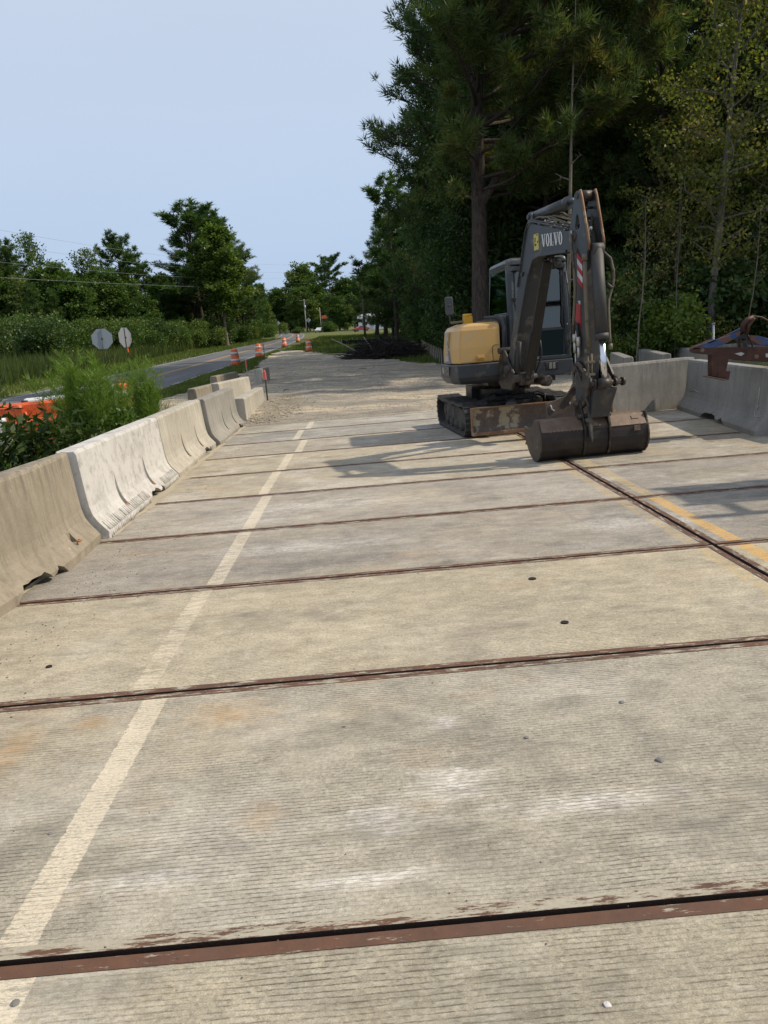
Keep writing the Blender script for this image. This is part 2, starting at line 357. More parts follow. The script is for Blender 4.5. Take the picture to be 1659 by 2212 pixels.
def glass(name, tint=(.62, .8, .7), a=.35, gc=(1, .97, .90)):
    t = NT(name); t.t.nodes.remove(t.b)
    tr = t.n('ShaderNodeBsdfTransparent'); tr.inputs[0].default_value = (*tint, 1)
    gl = t.n('ShaderNodeBsdfGlossy'); gl.inputs['Roughness'].default_value = .03; gl.inputs['Color'].default_value = (*gc, 1)
    fr = t.n('ShaderNodeFresnel'); fr.inputs[0].default_value = 1.5
    mx = t.n('ShaderNodeMixShader'); t.l(t.math('ADD', fr.outputs[0], a, True), mx.inputs[0]); t.l(tr.outputs[0], mx.inputs[1]); t.l(gl.outputs[0], mx.inputs[2])
    t.l(mx.outputs[0], t.out.inputs[0]); return t.done()
M_glass = glass('cab_glass', (.22, .26, .26), .08, (.85, .86, .80))
M_glassgreen = glass('cab_glass_green', (.12, .20, .15), .0, (.35, .45, .38))  # reflection colour dimmed so the pane mirrors a darker view
M_glassside = glass('cab_glass_side', (.03, .06, .04), .40, (.16, .27, .18))  # mirrored trees painted in: dark green tint, green reflection colour
# ------------------------------------------------------------------ the bridge: rows of deck panels with steel edges
XL, XG0, XG1, XR = -3.45, 2.588, 2.622, 8.5
OCH = (.60, .36, .10); FOG = (.66, .585, .45)
fog_x = {-1: -1.2, 0: -1.16, 1: -1.215, 2: -1.32, 3: -1.265, 4: -1.26, 5: -1.33, 6: -1.29, 7: -1.17, 8: -1.36, 9: -1.235}
tints = {-1: (0.401, 0.360, 0.272), 0: (0.384, 0.343, 0.256), 1: (0.384, 0.348, 0.274), 2: (0.479, 0.421, 0.308), 3: (0.339, 0.308, 0.260), 4: (0.362, 0.328, 0.277),
         5: (0.412, 0.366, 0.283), 6: (0.434, 0.382, 0.287), 7: (0.401, 0.360, 0.287), 8: (0.334, 0.317, 0.277), 9: (0.378, 0.355, 0.298)}
where_l = {-1: 'behind the camera', 0: 'nearest the camera, plain grey with the fog line at its corner', 1: 'second from the camera, streaked with chalky white scrapes',
           2: 'pale tan one with two small lifting holes', 3: 'grey one meeting the brown barrier end', 4: 'grey one beside the white barrier',
           5: 'with faint orange stains and the excavator arm shadow', 6: 'in front of the excavator bucket', 7: 'under the bucket and blade',
           8: 'under the front of the excavator tracks', 9: 'the farthest, touching the gravel'}
where_r = {-1: 'behind the camera', 0: 'off to the right foreground', 1: 'right foreground past the yellow line', 2: 'right with the bright orange centre stripe',
           3: 'right with a thick orange centre stripe', 4: 'right with a dull yellow stripe', 5: 'right with a dark wet patch', 6: 'right of the bucket, dry and grey',
           7: 'beside the chipped right barrier', 8: 'under the right excavator track', 9: 'behind the end wall barrier'}
grooves = {0: .62, 1: .6, 2: .45, 3: .4, 4: .3}
rs = random.Random(3)
def gp_(px, py): d = ray(px, py); u = -EYE.z/d.z; return d.x*u, d.y*u
ZON = {1: [(*gp_(830, 1770), .26, .16), (*gp_(980, 1690), .22, .16), (*gp_(960, 1560), .10, .10), (*gp_(330, 1900), .40, .07), (*gp_(1300, 1730), .5, .09), (*gp_(780, 1900), .35, .06)],
       3: [(*gp_(650, 1180), 1.1, .3), (*gp_(1350, 1130), .7, .3)], 4: [(*gp_(700, 1090), 1.2, .4), (*gp_(560, 1120), .6, .3)], 2: [(*gp_(200, 1400), .3, .3)]}
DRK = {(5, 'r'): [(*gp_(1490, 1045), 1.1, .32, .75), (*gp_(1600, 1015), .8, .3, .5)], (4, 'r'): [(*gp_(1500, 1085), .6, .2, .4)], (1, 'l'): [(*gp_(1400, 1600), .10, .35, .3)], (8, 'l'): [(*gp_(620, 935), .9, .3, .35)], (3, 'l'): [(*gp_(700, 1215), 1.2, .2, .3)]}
STN = {1: [(*gp_(500, 1545), .30, .22, .8), (*gp_(195, 1565), .12, .10, .9), (*gp_(20, 1620), .16, .30, .8), (*gp_(330, 1740), .10, .06, .6), (*gp_(560, 1760), .12, .12, .5), (*gp_(760, 1470), .3, .05, .7)],
       5: [(*gp_(420, 1030), .9, .4, .5)], 4: [(*gp_(400, 1075), .6, .3, .35)]}
def panel(k, x0, x1, side):
    y0, y1 = joint_y(k)+.012, joint_y(k+1)-.012
    lab = ('concrete bridge deck panel with rusty edges, ' + (where_l if side == 'l' else where_r)[k]) + ('' if side == 'l' else ', right of the long joint')
    lab = ' '.join(lab.split()[:16])
    t = thing('deck_panel', lab, 'deck panel', ((x0+x1)/2, (y0+y1)/2, 0), 0, 'concrete deck panels of the bridge')
    seed = (k+2)*(1 if side == 'l' else 1.7)
    if side == 'l': paint = [(fog_x[k], .125, FOG, {2: .51, 3: .47, 1: .40}.get(k, .44)), (2.47, .10, (.52, .37, .15),   .52 if k < 7 else .48)]
    else: paint = [(2.81, .12, (.62, .36, .09) if k < 4 else (.54, .40, .18), .43 if k in (2, 3) else .49)]
    tn = tints[k]; j = rs.uniform(.95, 1.05)
    if side == 'r': tn = tuple(x*.9 for x in tn)
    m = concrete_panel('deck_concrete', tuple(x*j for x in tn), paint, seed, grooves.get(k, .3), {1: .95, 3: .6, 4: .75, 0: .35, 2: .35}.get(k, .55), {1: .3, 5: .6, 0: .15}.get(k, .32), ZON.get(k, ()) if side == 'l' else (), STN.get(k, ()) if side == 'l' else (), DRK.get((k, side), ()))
    e = .052; b = MB()
    b.box(((x0+x1)/2, (y0+y1)/2, -.11), (x1-x0-2*e, y1-y0-2*e, .22))
    b.build('concrete_slab', m, t, world=True)
    def strip(xa, xb, ya, yb, cover, sd, al='x'):
        s = MB(); s.box(((xa+xb)/2, (ya+yb)/2, -.1085), (xb-xa, yb-ya, .222)); o = s.build('steel_edge', steel_edge_mat('steel_edge_paint', cover, sd, al), t, .002, world=True); return o
    strip(x0, x1, y0, y0+e, .47 if k in (1,) else .55, seed)          # near edge
    strip(x0, x1, y1-e, y1, .60 if k == 0 else .53, seed+5)
    strip(x0, x0+e, y0+e+.001, y1-e-.001, .55, seed+9, 'y'); strip(x1-e, x1, y0+e+.001, y1-e-.001, .55 if side == 'l' else .62, seed+11, 'y')
    return t
for k in range(-1, 10):
    panel(k, XL, XG0, 'l'); panel(k, XG1, XR, 'r')
b = MB(); b.box((2.6, 8.3, -.20), (12.4, 20.6, .02)); o = b.build('bridge_bed', M_black_gap); tag(o, kind='structure')
b = MB(); b.box((XL-.12, 8.3, -.30), (.2, 20.4, .5)); b.box((XR+.12, 8.3, -.30), (.2, 20.4, .5)); o = b.build('bridge_beam', M_rust); tag(o, kind='structure')

def disc(name, lab, cat, x, y, r, mat, group, ring=False):
    b = MB(); b.cyl((0, 0, .002), (0, 0, .005), r, n=14)
    if ring: b.tube([(r*1.1*math.cos(a), r*1.1*math.sin(a), .004) for a in np.linspace(0, 2*math.pi, 17)], .004, 6)
    o = b.build(name, mat); o.location = (x, y, 0); return tag(o, lab, cat, group)
hole_m = simple('socket_hole', (.012, .01, .008), .9)
for (px, py, r, lab) in ((1150, 1251, .022, 'small dark lifting hole in the pale panel, the farther of two'), (1220, 1345.5, .019, 'small dark lifting hole in the pale panel, the nearer of two'),
                    (106, 1441, .014, 'small dark lifting hole near the fog line at far left')):
    d = ray(px, py); t_ = -EYE.z/d.z; disc('lifting_socket', lab, 'lifting hole', d.x*t_, d.y*t_, r, hole_m, 'lifting holes in the deck', True)
# flattened stones and flecks on the nearest panels
def lump_mesh(name, mat, r, seed, sub=2, flat=.5):
    me = bpy.data.meshes.new(name); bm = bmesh.new(); bmesh.ops.create_icosphere(bm, subdivisions=sub, radius=r)
    for v in bm.verts:
        n = mnoise.noise(v.co*(2/r)*.5+Vector((seed, 0, 0))); v.co *= 1+.35*n; v.co.z *= flat
    bm.to_mesh(me); bm.free(); me.materials.append(mat); return me
M_peb = simple('pebble_stone', (.16, .155, .15), .9, 0, .4, 60); M_pebl = simple('pale_fleck', (.55, .52, .5), .9, 0, .2, 60)
for i, (px, py, r, m, lab) in enumerate(((33, 2168, .012, M_peb, 'dark flat pebble on the fog line in the bottom left corner'), (1312, 2171, .010, M_pebl, 'pale fleck stuck to the nearest deck panel'),
        (108, 1802, .008, M_peb, 'dark pebble left of the fog line'), (1343, 1518, .012, M_peb, 'stone chip in a pit on the second panel, the farther of two'),
        (1425, 1643, .016, M_peb, 'stone chip in a pit on the second panel, the nearer of two'), (1137, 1594, .010, M_peb, 'grey stone chip in the middle of the second panel'))):
    d = ray(px, py); t_ = -EYE.z/d.z; o = bpy.data.objects.new('pebble', lump_mesh('pebble', m, r, i*3.1)); link(o); o.location = (d.x*t_, d.y*t_, r*.2); tag(o, lab, 'pebble')

# ------------------------------------------------------------------ concrete barriers
PROF = [(-.31, 0), (-.31, .075), (-.265, .13), (-.215, .19), (-.18, .255), (-.158, .34), (-.146, .45), (-.132, .62), (-.12, .78), (-.113, .885), (-.092, .92)]
PLAIN = [(-.16, 0), (-.16, .06), (-.15, .3), (-.14, .88), (-.12, .92)]
def apply_bool(o, cut):
    m = o.modifiers.new('b', 'BOOLEAN'); m.operation = 'DIFFERENCE'; m.solver = 'EXACT'; m.object = cut
    dg = bpy.context.evaluated_depsgraph_get(); dg.update()
    me = bpy.data.meshes.new_from_object(o.evaluated_get(dg)); o.modifiers.clear()
    old = o.data; o.data = me; bpy.data.meshes.remove(old)
    cm = cut.data; bpy.data.objects.remove(cut); bpy.data.meshes.remove(cm)
def barrier(p0, p1, mat, label, z0=0., prof=PROF, scupper=(.25, .85), slots=(-.85, .85), ribs=False, taper=0, h=1.0, group='concrete traffic barriers', seed=0, mark=None, both=False):
    p0 = Vector((*p0, 0)); p1 = Vector((*p1, 0)); L = (p1-p0).length; d = (p1-p0)/L; ang = math.atan2(d.y, d.x)
    # local x runs from p0 to p1; the face towards local -y is the one that looks at the traffic
    t = thing('concrete_barrier', label, 'barrier', (*((p0+p1)/2).xy, z0), ang, group)
    full = [(y, z*h) for y, z in prof]+[(-y, z*h) for y, z in reversed(prof)]
    xs = [-L/2, -L/2+.02]+list(np.linspace(-L/2+.25, L/2-.25, 15))+[L/2-.02, L/2]; rings = []
    for i, x in enumerate(xs):
        sh = 0
        if taper and x > L/2-1.05: sh = taper*(x-(L/2-1.05))/1.05
        ins = .012 if i in (0, len(xs)-1) else 0
        rings.append([Vector((x, y+(sh if y < 0 else 0)-math.copysign(ins, y), z-(ins if z > .5 else 0))) for y, z in full])
    b = MB(); b.loft(rings, True, False, True); o = b.build('barrier_body', mat, t)
    rr = random.Random(seed+5)
    c = MB()
    if scupper:
        cx, w = scupper; n = 12; top = []
        for i in range(n+1):
            u = i/n; zz = .10*math.sin(min(1, min(u, 1-u)*5)*math.pi/2)*(1 if not .62 < u < .78 else .4)+rr.uniform(0, .018)
            top.append((cx-w/2+u*w, zz))
        poly = [Vector((cx-w/2-.02, -.5, -.05))]+[Vector((x, -.5, z)) for x, z in top]+[Vector((cx+w/2+.02, -.5, -.05))]
        c.prism(poly, (0, 1.0, 0))
    for sx in slots:
        c.add([(sx-.075, -.40, .14), (sx+.065, -.40, .14), (sx+.055, -.12, .14), (sx-.055, -.12, .14), (sx-.045, -.40, .60), (sx+.0, -.40, .60), (sx-.005, -.140, .60), (sx-.04, -.140, .60)],
              [(3, 2, 1, 0), (4, 5, 6, 7), (0, 1, 5, 4), (1, 2, 6, 5), (2, 3, 7, 6), (3, 0, 4, 7)])
    if c.v:
        cut = c.build('cut', mat); cut.location = t.location; cut.rotation_euler = t.rotation_euler; bpy.context.view_layer.update(); apply_bool(o, cut)
    o.modifiers.new('bevel', 'BEVEL').width = .008; o.modifiers[0].segments = 2; o.modifiers[0].limit_method = 'ANGLE'; o.modifiers[0].angle_limit = rad(35)
    for sx in slots:
        q = MB(); q.tube([(sx-.03, -.215, .160), (sx-.018, -.24, .164), (sx+.008, -.24, .164), (sx+.024, -.21, .160)], .011, 8); q.build('lifting_loop', M_loop, t)
    if ribs:
        q = MB(); x = -L/2+.05
        while x < L/2-.05:
            if not (scupper and abs(x-scupper[0]) < scupper[1]/2+.03):
                z1 = .085+rr.uniform(-.004, .008)
                q.cyl((x, -.306, .004), (x, -.306, z1), .016, .016, 8); q.cyl((x, -.306, z1), (x, -.235, z1+.085), .016, .004, 8)
            elif q.v: q.build('ribbed_foot', mat, t); q = MB()
            x += .062
        q.build('ribbed_foot', mat, t)
    return t
bm_tan = barrier_mat('barrier_tan_concrete', (.29, .25, .185), 0, 1, .6)
bm_white = barrier_mat('barrier_whitewashed', (.42, .40, .36), .62, 2, .42)
bm_cream = barrier_mat('barrier_cream_concrete', (.43, .395, .32), .12, 3, .5)
bm_grey = barrier_mat('barrier_grey_concrete', (.30, .285, .25), 0, 4, .5)
bm_pale = barrier_mat('barrier_pale_concrete', (.42, .385, .315), .1, 5, .45)
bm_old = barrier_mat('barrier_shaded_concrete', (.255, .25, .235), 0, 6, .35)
bm_wall = barrier_mat('barrier_stained_concrete', (.235, .225, .20), 0, 7, .55)
H_ = .31
def left_b(y0, y1, x0, x1, *a, **k): return barrier((x0-H_, y0), (x1-H_, y1), *a, **k)   # runs away from the camera, local -y faces +x
left_b(.35, 3.92, -2.80, -2.82, bm_grey, 'grey barrier just outside the left edge beside the camera', seed=1)
left_b(4.0, 7.60, -2.86, -2.58, bm_tan, 'brown weathered concrete barrier nearest the camera on the left', taper=.15, seed=2, slots=(-.7, 1.18), scupper=(.3, .85))
left_b(7.64, 11.14, -2.66, -2.76, bm_white, 'whitewashed concrete barrier with ribbed foot, second from the left edge', ribs=True, seed=3, slots=(-.75, .55), scupper=(.45, .8))
left_b(11.20, 14.82, -2.76, -2.88, bm_cream, 'cream streaked concrete barrier beyond the whitewashed one', seed=4, scupper=(.9, .7), slots=(-.5, .75))
left_b(14.88, 18.72, -2.80, -2.88, bm_grey, 'darker grey concrete barrier, last of the bridge edge row', seed=5, scupper=(1.2, .6), slots=(-.3, 1.0))
def end_b(p0, p1, ptop, Yt, mat, label, prof=PROF, **k):
    z0 = onY(*ptop, Yt).z-.92
    return barrier(p0, p1, mat, label, z0, prof, **k)
barrier((-3.0, 18.95), (-3.12, 23.7), bm_pale, 'pale barrier half buried in gravel just past the bridge end', -.28, PLAIN, scupper=None, slots=(), seed=8)
end_b((-4.25, 19.6), (-4.05, 23.1), (415, 839), 19.7, bm_tan, 'pale tan barrier standing left of the bridge end, nearest of the loose ones', scupper=None, slots=(), seed=9)
end_b((-3.95, 21.2), (-3.6, 24.6), (460, 828), 21.3, bm_cream, 'cream barrier between the buried one and the tan one', scupper=None, slots=(), seed=10)
end_b((-4.75, 25.4), (-4.6, 28.8), (473, 811), 25.6, bm_tan, 'brownish barrier farthest left behind the loose cream one', scupper=None, slots=(), seed=11)
end_b((-4.05, 31.0), (-4.0, 33.4), (544, 798), 31, bm_pale, 'short pale barrier seen end on beside the pink ribbon stake', PLAIN, scupper=None, slots=(), seed=12)
barrier((6.42, 15.06), (3.98, 14.36), bm_wall, 'stained grey barrier set across the deck behind the excavator arm', 0, PLAIN, scupper=None, slots=(), seed=13, h=1.03)
tb = barrier((6.30, 14.62), (5.77, 10.62), bm_old, 'shaded grey barrier with chipped foot at the right edge', 0, scupper=(.1, 1.25), slots=(), seed=14)
for (a, c_, l, s) in (((8.0, 24.4), (7.04, 20.4), 'grey barrier behind the end wall, leftmost of the three stored in a row', 15), ((9.3, 25.5), (8.2, 20.8), 'grey barrier behind the end wall, middle of the three stored in a row', 16),
        ((10.5, 25.4), (9.7, 21.2), 'grey barrier behind the end wall, under the tip of the rusty tongue', 17), ((11.4, 25.6), (14.9, 24.4), 'grey barrier seen through the rusty trailer tongue', 18)):
    barrier(a, c_, bm_wall if s != 17 else bm_grey, l, land(*a), PLAIN, scupper=None, slots=(), seed=s, h=1)

M_white = simple('white_vinyl', (.62, .63, .63), .5, 0, .05); M_chalk = simple('chalk_paint', (.40, .40, .38), .9, 0, .3, 40)
q = MB()   # sprayed arrow and hook on the shaded barrier, drawn on its battered face
def on_face(yy, z):   # point just proud of the face of the right barrier (interpolated along it)
    pr = PROF; dy = None
    for (a, za), (b_, zb) in zip(pr, pr[1:]):
        if za <= z <= zb: dy = a+(b_-a)*(z-za)/(zb-za)
    p0, p1 = Vector((6.30, 14.62, 0)), Vector((5.77, 10.62, 0)); u = (14.62-yy)/4; p = p0.lerp(p1, u)
    nrm = Vector(((p1-p0).y, -(p1-p0).x, 0)).normalized()
    return p+nrm*(-dy+.006)+Vector((0, 0, z))
q.tube([on_face(10.93, .66), on_face(10.93, .5), on_face(10.94, .34)], .007, 5); q.tube([on_face(10.99, .40), on_face(10.94, .34), on_face(10.90, .41)], .007, 5)
q.tube([on_face(11.0, .29), on_face(10.93, .245), on_face(10.82, .25), on_face(10.75, .27)], .008, 5)
q.tube([on_face(14.35, .36), on_face(14.0, .40), on_face(13.7, .37)], .006, 5)
q.build('spray_mark', M_chalk, tb, world=True)

# ------------------------------------------------------------------ the excavator
EX = thing('compact_excavator', 'dark grey and yellow compact excavator with wide bucket, parked on the concrete deck', 'excavator', (2.62, 14.2, 0))
def FR(o, xa, ya): o = Vector(o); xa = Vector(xa).normalized(); ya = Vector(ya).normalized(); za = xa.cross(ya); m = Matrix((xa, ya, za)).transposed().to_4x4(); m.translation = o; return m
y4 = rad(4)
U = FR((2.6, 13.0, 0), (math.cos(y4), math.sin(y4), 0), (-math.sin(y4), math.cos(y4), 0))     # upper body: x to the picture's right, y back
th = rad(12)
Bm = FR((2.95, 10.2, 0), (math.sin(th), -math.cos(th), 0), (math.cos(th), math.sin(th), 0))   # boom plane: x forward, y sideways, z up
y5 = rad(4.5)
T = FR((2.58, 14.28, 0), (math.cos(y5), math.sin(y5), 0), (-math.sin(y5), math.cos(y5), 0))   # undercarriage, centre
K = FR((2.97, 10.12, 0), (math.cos(rad(6)), math.sin(rad(6)), 0), (-math.sin(rad(6)), math.cos(rad(6)), 0))   # bucket
def part(mb, name, mat, parent=None, bevel=0, **k): 
    """parent chain: parts share EX's origin, so world coordinates minus EX.location work on every level"""
    p = parent or EX
    inv = Matrix.Translation(-Vector(EX.location)); mb.v = [tuple(inv @ Vector(v)) for v in mb.v]
    return mb.build(name, mat, p, bevel, **k)
def arc(cx, cz, r, a0, a1, n): return [(cx+r*math.cos(rad(a0+(a1-a0)*i/n)), cz+r*math.sin(rad(a0+(a1-a0)*i/n))) for i in range(n+1)]
# tracks ------------------------------------------------
def track(cx):
    hw = .2; L2 = 1.06; r = .28; cz = .30
    def loop(r_, sag):
        pts = []
        for i in range(19): a = math.pi/2-math.pi*i/18; pts.append((L2+r_*math.cos(a), cz+r_*math.sin(a)))          # rear (y+)
        for i in range(1, 12): u = i/12; pts.append((L2-2*L2*u, cz-r_))
        for i in range(19): a = -math.pi/2-math.pi*i/18; pts.append((-L2+r_*math.cos(a), cz+r_*math.sin(a)))
        for i in range(1, 24): u = i/24; pts.append((-L2+2*L2*u, cz+r_-sag*abs(math.sin(u*math.pi*3))*.9-sag*.3*math.sin(math.pi*u)))
        return pts
    o1 = loop(r, .025); o2 = loop(r-.055, .025); n = len(o1); b = MB(T)
    vs = []
    for (y, z), (yi, zi) in zip(o1, o2):
        vs += [(cx-hw, y, z), (cx+hw, y, z), (cx+hw, yi, zi), (cx-hw, yi, zi)]
    fs = []
    for i in range(n):
        j = (i+1) % n
        for k in range(4): fs.append((4*i+k, 4*i+(k+1) % 4, 4*j+(k+1) % 4, 4*j+k))
    b.add(vs, fs, False)
    # lugs: staggered bars on both halves
    P_ = [Vector((y, z)) for y, z in o1]+[Vector(o1[0])]; cum = [0]
    for a, c in zip(P_, P_[1:]): cum.append(cum[-1]+(c-a).length)
    N = 62
    def at(d):
        d %= cum[-1]
        for i in range(len(P_)-1):
            if cum[i+1] >= d:
                u = (d-cum[i])/(cum[i+1]-cum[i]); p = P_[i].lerp(P_[i+1], u); tn = (P_[i+1]-P_[i]).normalized(); return p, tn
        return P_[0], Vector((1, 0))
    for k in range(N):
        for side in (-1, 1):
            p, tn = at((k+(.5 if side > 0 else 0))*cum[-1]/N); nn = Vector((-tn.y, tn.x)); 
            if (p+nn*.01-Vector((0, cz))).length < (p-Vector((0, cz))).length: nn = -nn
            a, c = p-tn*.022, p+tn*.022; a2, c2 = a+nn*.022+tn*.007, c+nn*.022-tn*.007; x0, x1 = (cx+side*.012, cx+side*(hw+.004))
            b.add([(x0, a.x, a.y), (x0, c.x, c.y), (x0, c2.x, c2.y), (x0, a2.x, a2.y), (x1, a.x, a.y), (x1, c.x, c.y), (x1, c2.x, c2.y), (x1, a2.x, a2.y)],
                  [(0, 1, 2, 3), (7, 6, 5, 4), (0, 4, 5, 1), (1, 5, 6, 2), (2, 6, 7, 3), (3, 7, 4, 0)])
    tr = part(b, 'rubber_track', M_rubber, weld=False, fix=False)
    f = MB(T); 
    poly = [(-.82, .17), (-.95, .34), (-.80, .44), (.75, .46), (.88, .34), (.8, .17)]
    f.prism([(cx-.10, y, z) for y, z in poly], (.2, 0, 0)); part(f, 'roller_frame', M_trackin, tr, .015)
    for y, rr_, w in ((-L2, .215, .07), (L2, .215, .07)):
        f = MB(T); f.cyl((cx-w, y, cz), (cx+w, y, cz), rr_, n=24); f.cyl((cx-w-.02, y, cz), (cx+w+.02, y, cz), .08, n=16)
        if y > 0:
            for i in range(9):
                a = 2*math.pi*i/9; f.cyl((cx-w-.012, y+.15*math.cos(a), cz+.15*math.sin(a)), (cx-w, y+.15*math.cos(a), cz+.15*math.sin(a)), .012, n=6)
        part(f, 'idler_wheel' if y < 0 else 'drive_sprocket', M_trackin, tr)
    for i in range(4):
        y = -.62+i*.41; f = MB(T); f.cyl((cx-.15, y, .14), (cx+.15, y, .14), .085, n=16); f.cyl((cx-.17, y, .14), (cx+.17, y, .14), .035, n=10); part(f, 'track_roller', M_trackin, tr)
    return tr
track(-.80); track(.80)
b = MB(T); b.prism([(-.7, -.45, .5), (-.3, -.62, .62), (.3, -.62, .62), (.7, -.45, .5), (.7, .45, .5), (.3, .62, .62), (-.3, .62, .62), (-.7, .45, .5)], (0, 0, -.22))
b.prism([(-.66, -.55, .30), (-.36, -.66, .56), (-.28, -.66, .56), (-.28, -.2, .56), (-.66, -.2, .30)], (0, 0, .1)); b.cyl((0, 0, .55), (0, 0, .80), .42, n=28)
b.box((0, -.72, .42), (1.0, .22, .24)); part(b, 'undercarriage_frame', M_grease, None, .015)
b = MB(T); b.cyl((0, 0, .74), (0, 0, .90), .56, n=32); b.box((.15, -.35, .87), (1.2, .9, .10)); b.box((-.1, .35, .60), (.9, .5, .36)); part(b, 'slew_ring', M_grease)
b = MB(T); b.tube([(-.12, -1.0, .43), (-.05, -.75, .50)], .095, 16); b.tube([(-.17, -1.33, .37), (-.11, -.98, .43)], .045, 12); b.cyl((-.13, -1.03, .43), (-.115, -.985, .435), .11, n=18); part(b, 'blade_cylinder', simple('dusty_cylinder', (.10, .10, .095), .6, 0, .3, 8))
b = MB(T)
for x in (-.42, .42): b.prism([(x-.035, -.5, .30), (x-.035, -.5, .44), (x-.035, -1.42, .36), (x-.035, -1.42, .22)], (.07, 0, 0))
b.box((0, -.95, .32), (.8, .08, .1)); part(b, 'blade_arm', M_grease, None, .01)
b = MB(T); b.tube([(.02, -.9, .62), (.40, -.9, .66), (.62, -.9, .56), (.62, -.9, .42)], .012, 6); b.tube([(.32, -.9, .64), (.32, -.9, .40)], .012, 6); b.tube([(.52, -.9, .62), (.52, -.9, .40)], .012, 6); part(b, 'step_guard', M_grease)
# dozer blade: curved mouldboard
BL = FR((2.82, 12.22, 0), (math.cos(rad(3)), math.sin(rad(3)), 0), (-math.sin(rad(3)), math.cos(rad(3)), 0))
b = MB(BL); prof = [(-.03, .15), (.035, .27), (.045, .38), (.02, .50), (-.015, .575)]
fr_ = [(y, z) for y, z in prof]; bk = [(y+.03, z) for y, z in reversed(prof)]
b.prism([(-1.12, y, z) for y, z in fr_+bk], (2.26, 0, 0)); bl = part(b, 'dozer_blade', M_blade, None, .004)
b = MB(BL); b.box((.01, -.035, .165), (2.27, .02, .055)); b.box((.01, -.012, .572), (2.27, .05, .02)); part(b, 'cutting_edge', M_bladeedge, bl, .003)
for x in (-1.125, 1.145):
    b = MB(BL); b.prism([(x-.012, -.045, .14), (x-.012, -.04, .58), (x-.012, .05, .58), (x-.012, .06, .14)], (.022, 0, 0)); part(b, 'end_plate', M_bladeedge, bl, .003)
b = MB(BL)
for z in (.28, .46): b.box((0, .10, z), (1.5, .07, .05))
part(b, 'back_rib', M_grease, bl, .005)
# counterweight skirt and hood ------------------------------------
def ring_poly(pts, z): return [Vector((x, y, z)) for x, y in pts]
body = [(-.90, -.02), (-.52, -.03), (-.23, -.03), (-.23, .30), (-.1, .6), (-.05, 1.55), (-.55, 1.60), (-.93, 1.36), (-1.05, 1.0), (-1.05, .33), (-.98, .12)]
sk = [(-.985, -.01), (-.5, -.04), (-.22, -.04), (-.1, .6), (-.0, 1.68), (-.55, 1.66), (-.97, 1.42), (-1.09, 1.0), (-1.075, .30)]
def shrink(p, f, cx=-.5, cy=.7): return [((x-cx)*f+cx, (y-cy)*f+cy) for x, y in p]
b = MB(U); b.loft([ring_poly(shrink(sk, .86), .90), ring_poly(shrink(sk, .95), .955), ring_poly(sk, 1.02), ring_poly(sk, 1.215), ring_poly(shrink(sk, .985), 1.235)], True, False)
skirt = part(b, 'counterweight', M_dark, None, .015)
b = MB(U); b.box((-1.086, .55, 1.13), (.012, .55, .15)); b_ = part(b, 'light_panel', simple('panel_brown_grey', (.13, .11, .09), .6, 0, .2, 8), skirt, .004)
b = MB(U); b.box((-1.095, .77, 1.135), (.012, .10, .10)); part(b, 'marker_light', simple('reflector_lens', (.36, .35, .33), .35), b_ if False else skirt, .003)
b = MB(U); b.cyl((-1.088, .56, 1.17), (-1.097, .56, 1.17), .012, n=8); b.cyl((-1.088, .56, 1.09), (-1.097, .56, 1.09), .012, n=8); b.cyl((-1.088, .38, 1.13), (-1.097, .38, 1.13), .018, n=8); part(b, 'panel_bolt', M_grease, skirt)
hood_low = [(-.955, .0), (-.5, -.005), (-.25, -.005), (-.25, .5), (-.1, .8), (-.08, 1.5), (-.55, 1.54), (-.92, 1.30), (-1.03, 1.0), (-1.03, .27)]
def hoodring(z, ins, lean): return [Vector((x*(1-ins*.3)+lean*(.04 if x < -.9 else 0), max(y, -1)+(ins*.3 if y < .1 else (-ins*.2 if y > 1.2 else 0)), z)) for x, y in hood_low]
b = MB(U)
rings = [hoodring(1.245, .0, 0), hoodring(1.5, .0, .2), hoodring(1.78, .03, .8)]
top1 = [Vector((max(p.x, -1.0)+(.05 if p.x < -.8 else 0), p.y+(.02 if p.y < .1 else -.02), 1.845)) for p in rings[-1]]
top2 = [Vector((p.x+(.20 if p.x < -.8 else (.05 if p.x < -.4 else -.02)), p.y+(.06 if p.y < .2 else -.06), 1.895)) for p in rings[-1]]
b.loft(rings+[top1, top2], True, False); hood = part(b, 'engine_hood', M_yellow, None, .028, seg=3)
b = MB(U); b.tube([(-.385, -.012, 1.25), (-.39, -.014, 1.48), (-.37, -.014, 1.505), (-.345, -.014, 1.515), (-.25, -.014, 1.52)], .0045, 6); part(b, 'panel_gap', M_grease, hood)
b = MB(U); b.box((-.60, -.012, 1.325), (.15, .01, .095)); hd = part(b, 'handle_recess', simple('recess_yellow', (.42, .22, .035), .5), hood, .006)
b = MB(U); b.box((-.59, -.024, 1.335), (.11, .012, .045)); part(b, 'hood_handle', M_yellow, hood, .006)
b = MB(U); b.box((-.655, -.022, 1.328), (.022, .012, .03)); part(b, 'lock', M_fit, hood, .003)
b = MB(U); b.box((-.66, .55, 1.955), (.15, .15, .13)); b.cyl((-.66, .55, 2.02), (-.66, .55, 2.06), .085, .08, n=18); part(b, 'fuel_cap', M_capyel, hood, .01)
b = MB(U); b.box((-.42, .35, 1.905), (.22, .3, .03)); b.tube([(-.96, .55, 1.93), (-.75, .5, 1.935)], .022, 8); b.box((-.40, .33, 1.93), (.10, .05, .012)); part(b, 'top_hatch', simple('hatch_dusty', (.16, .13, .08), .7), hood, .008)
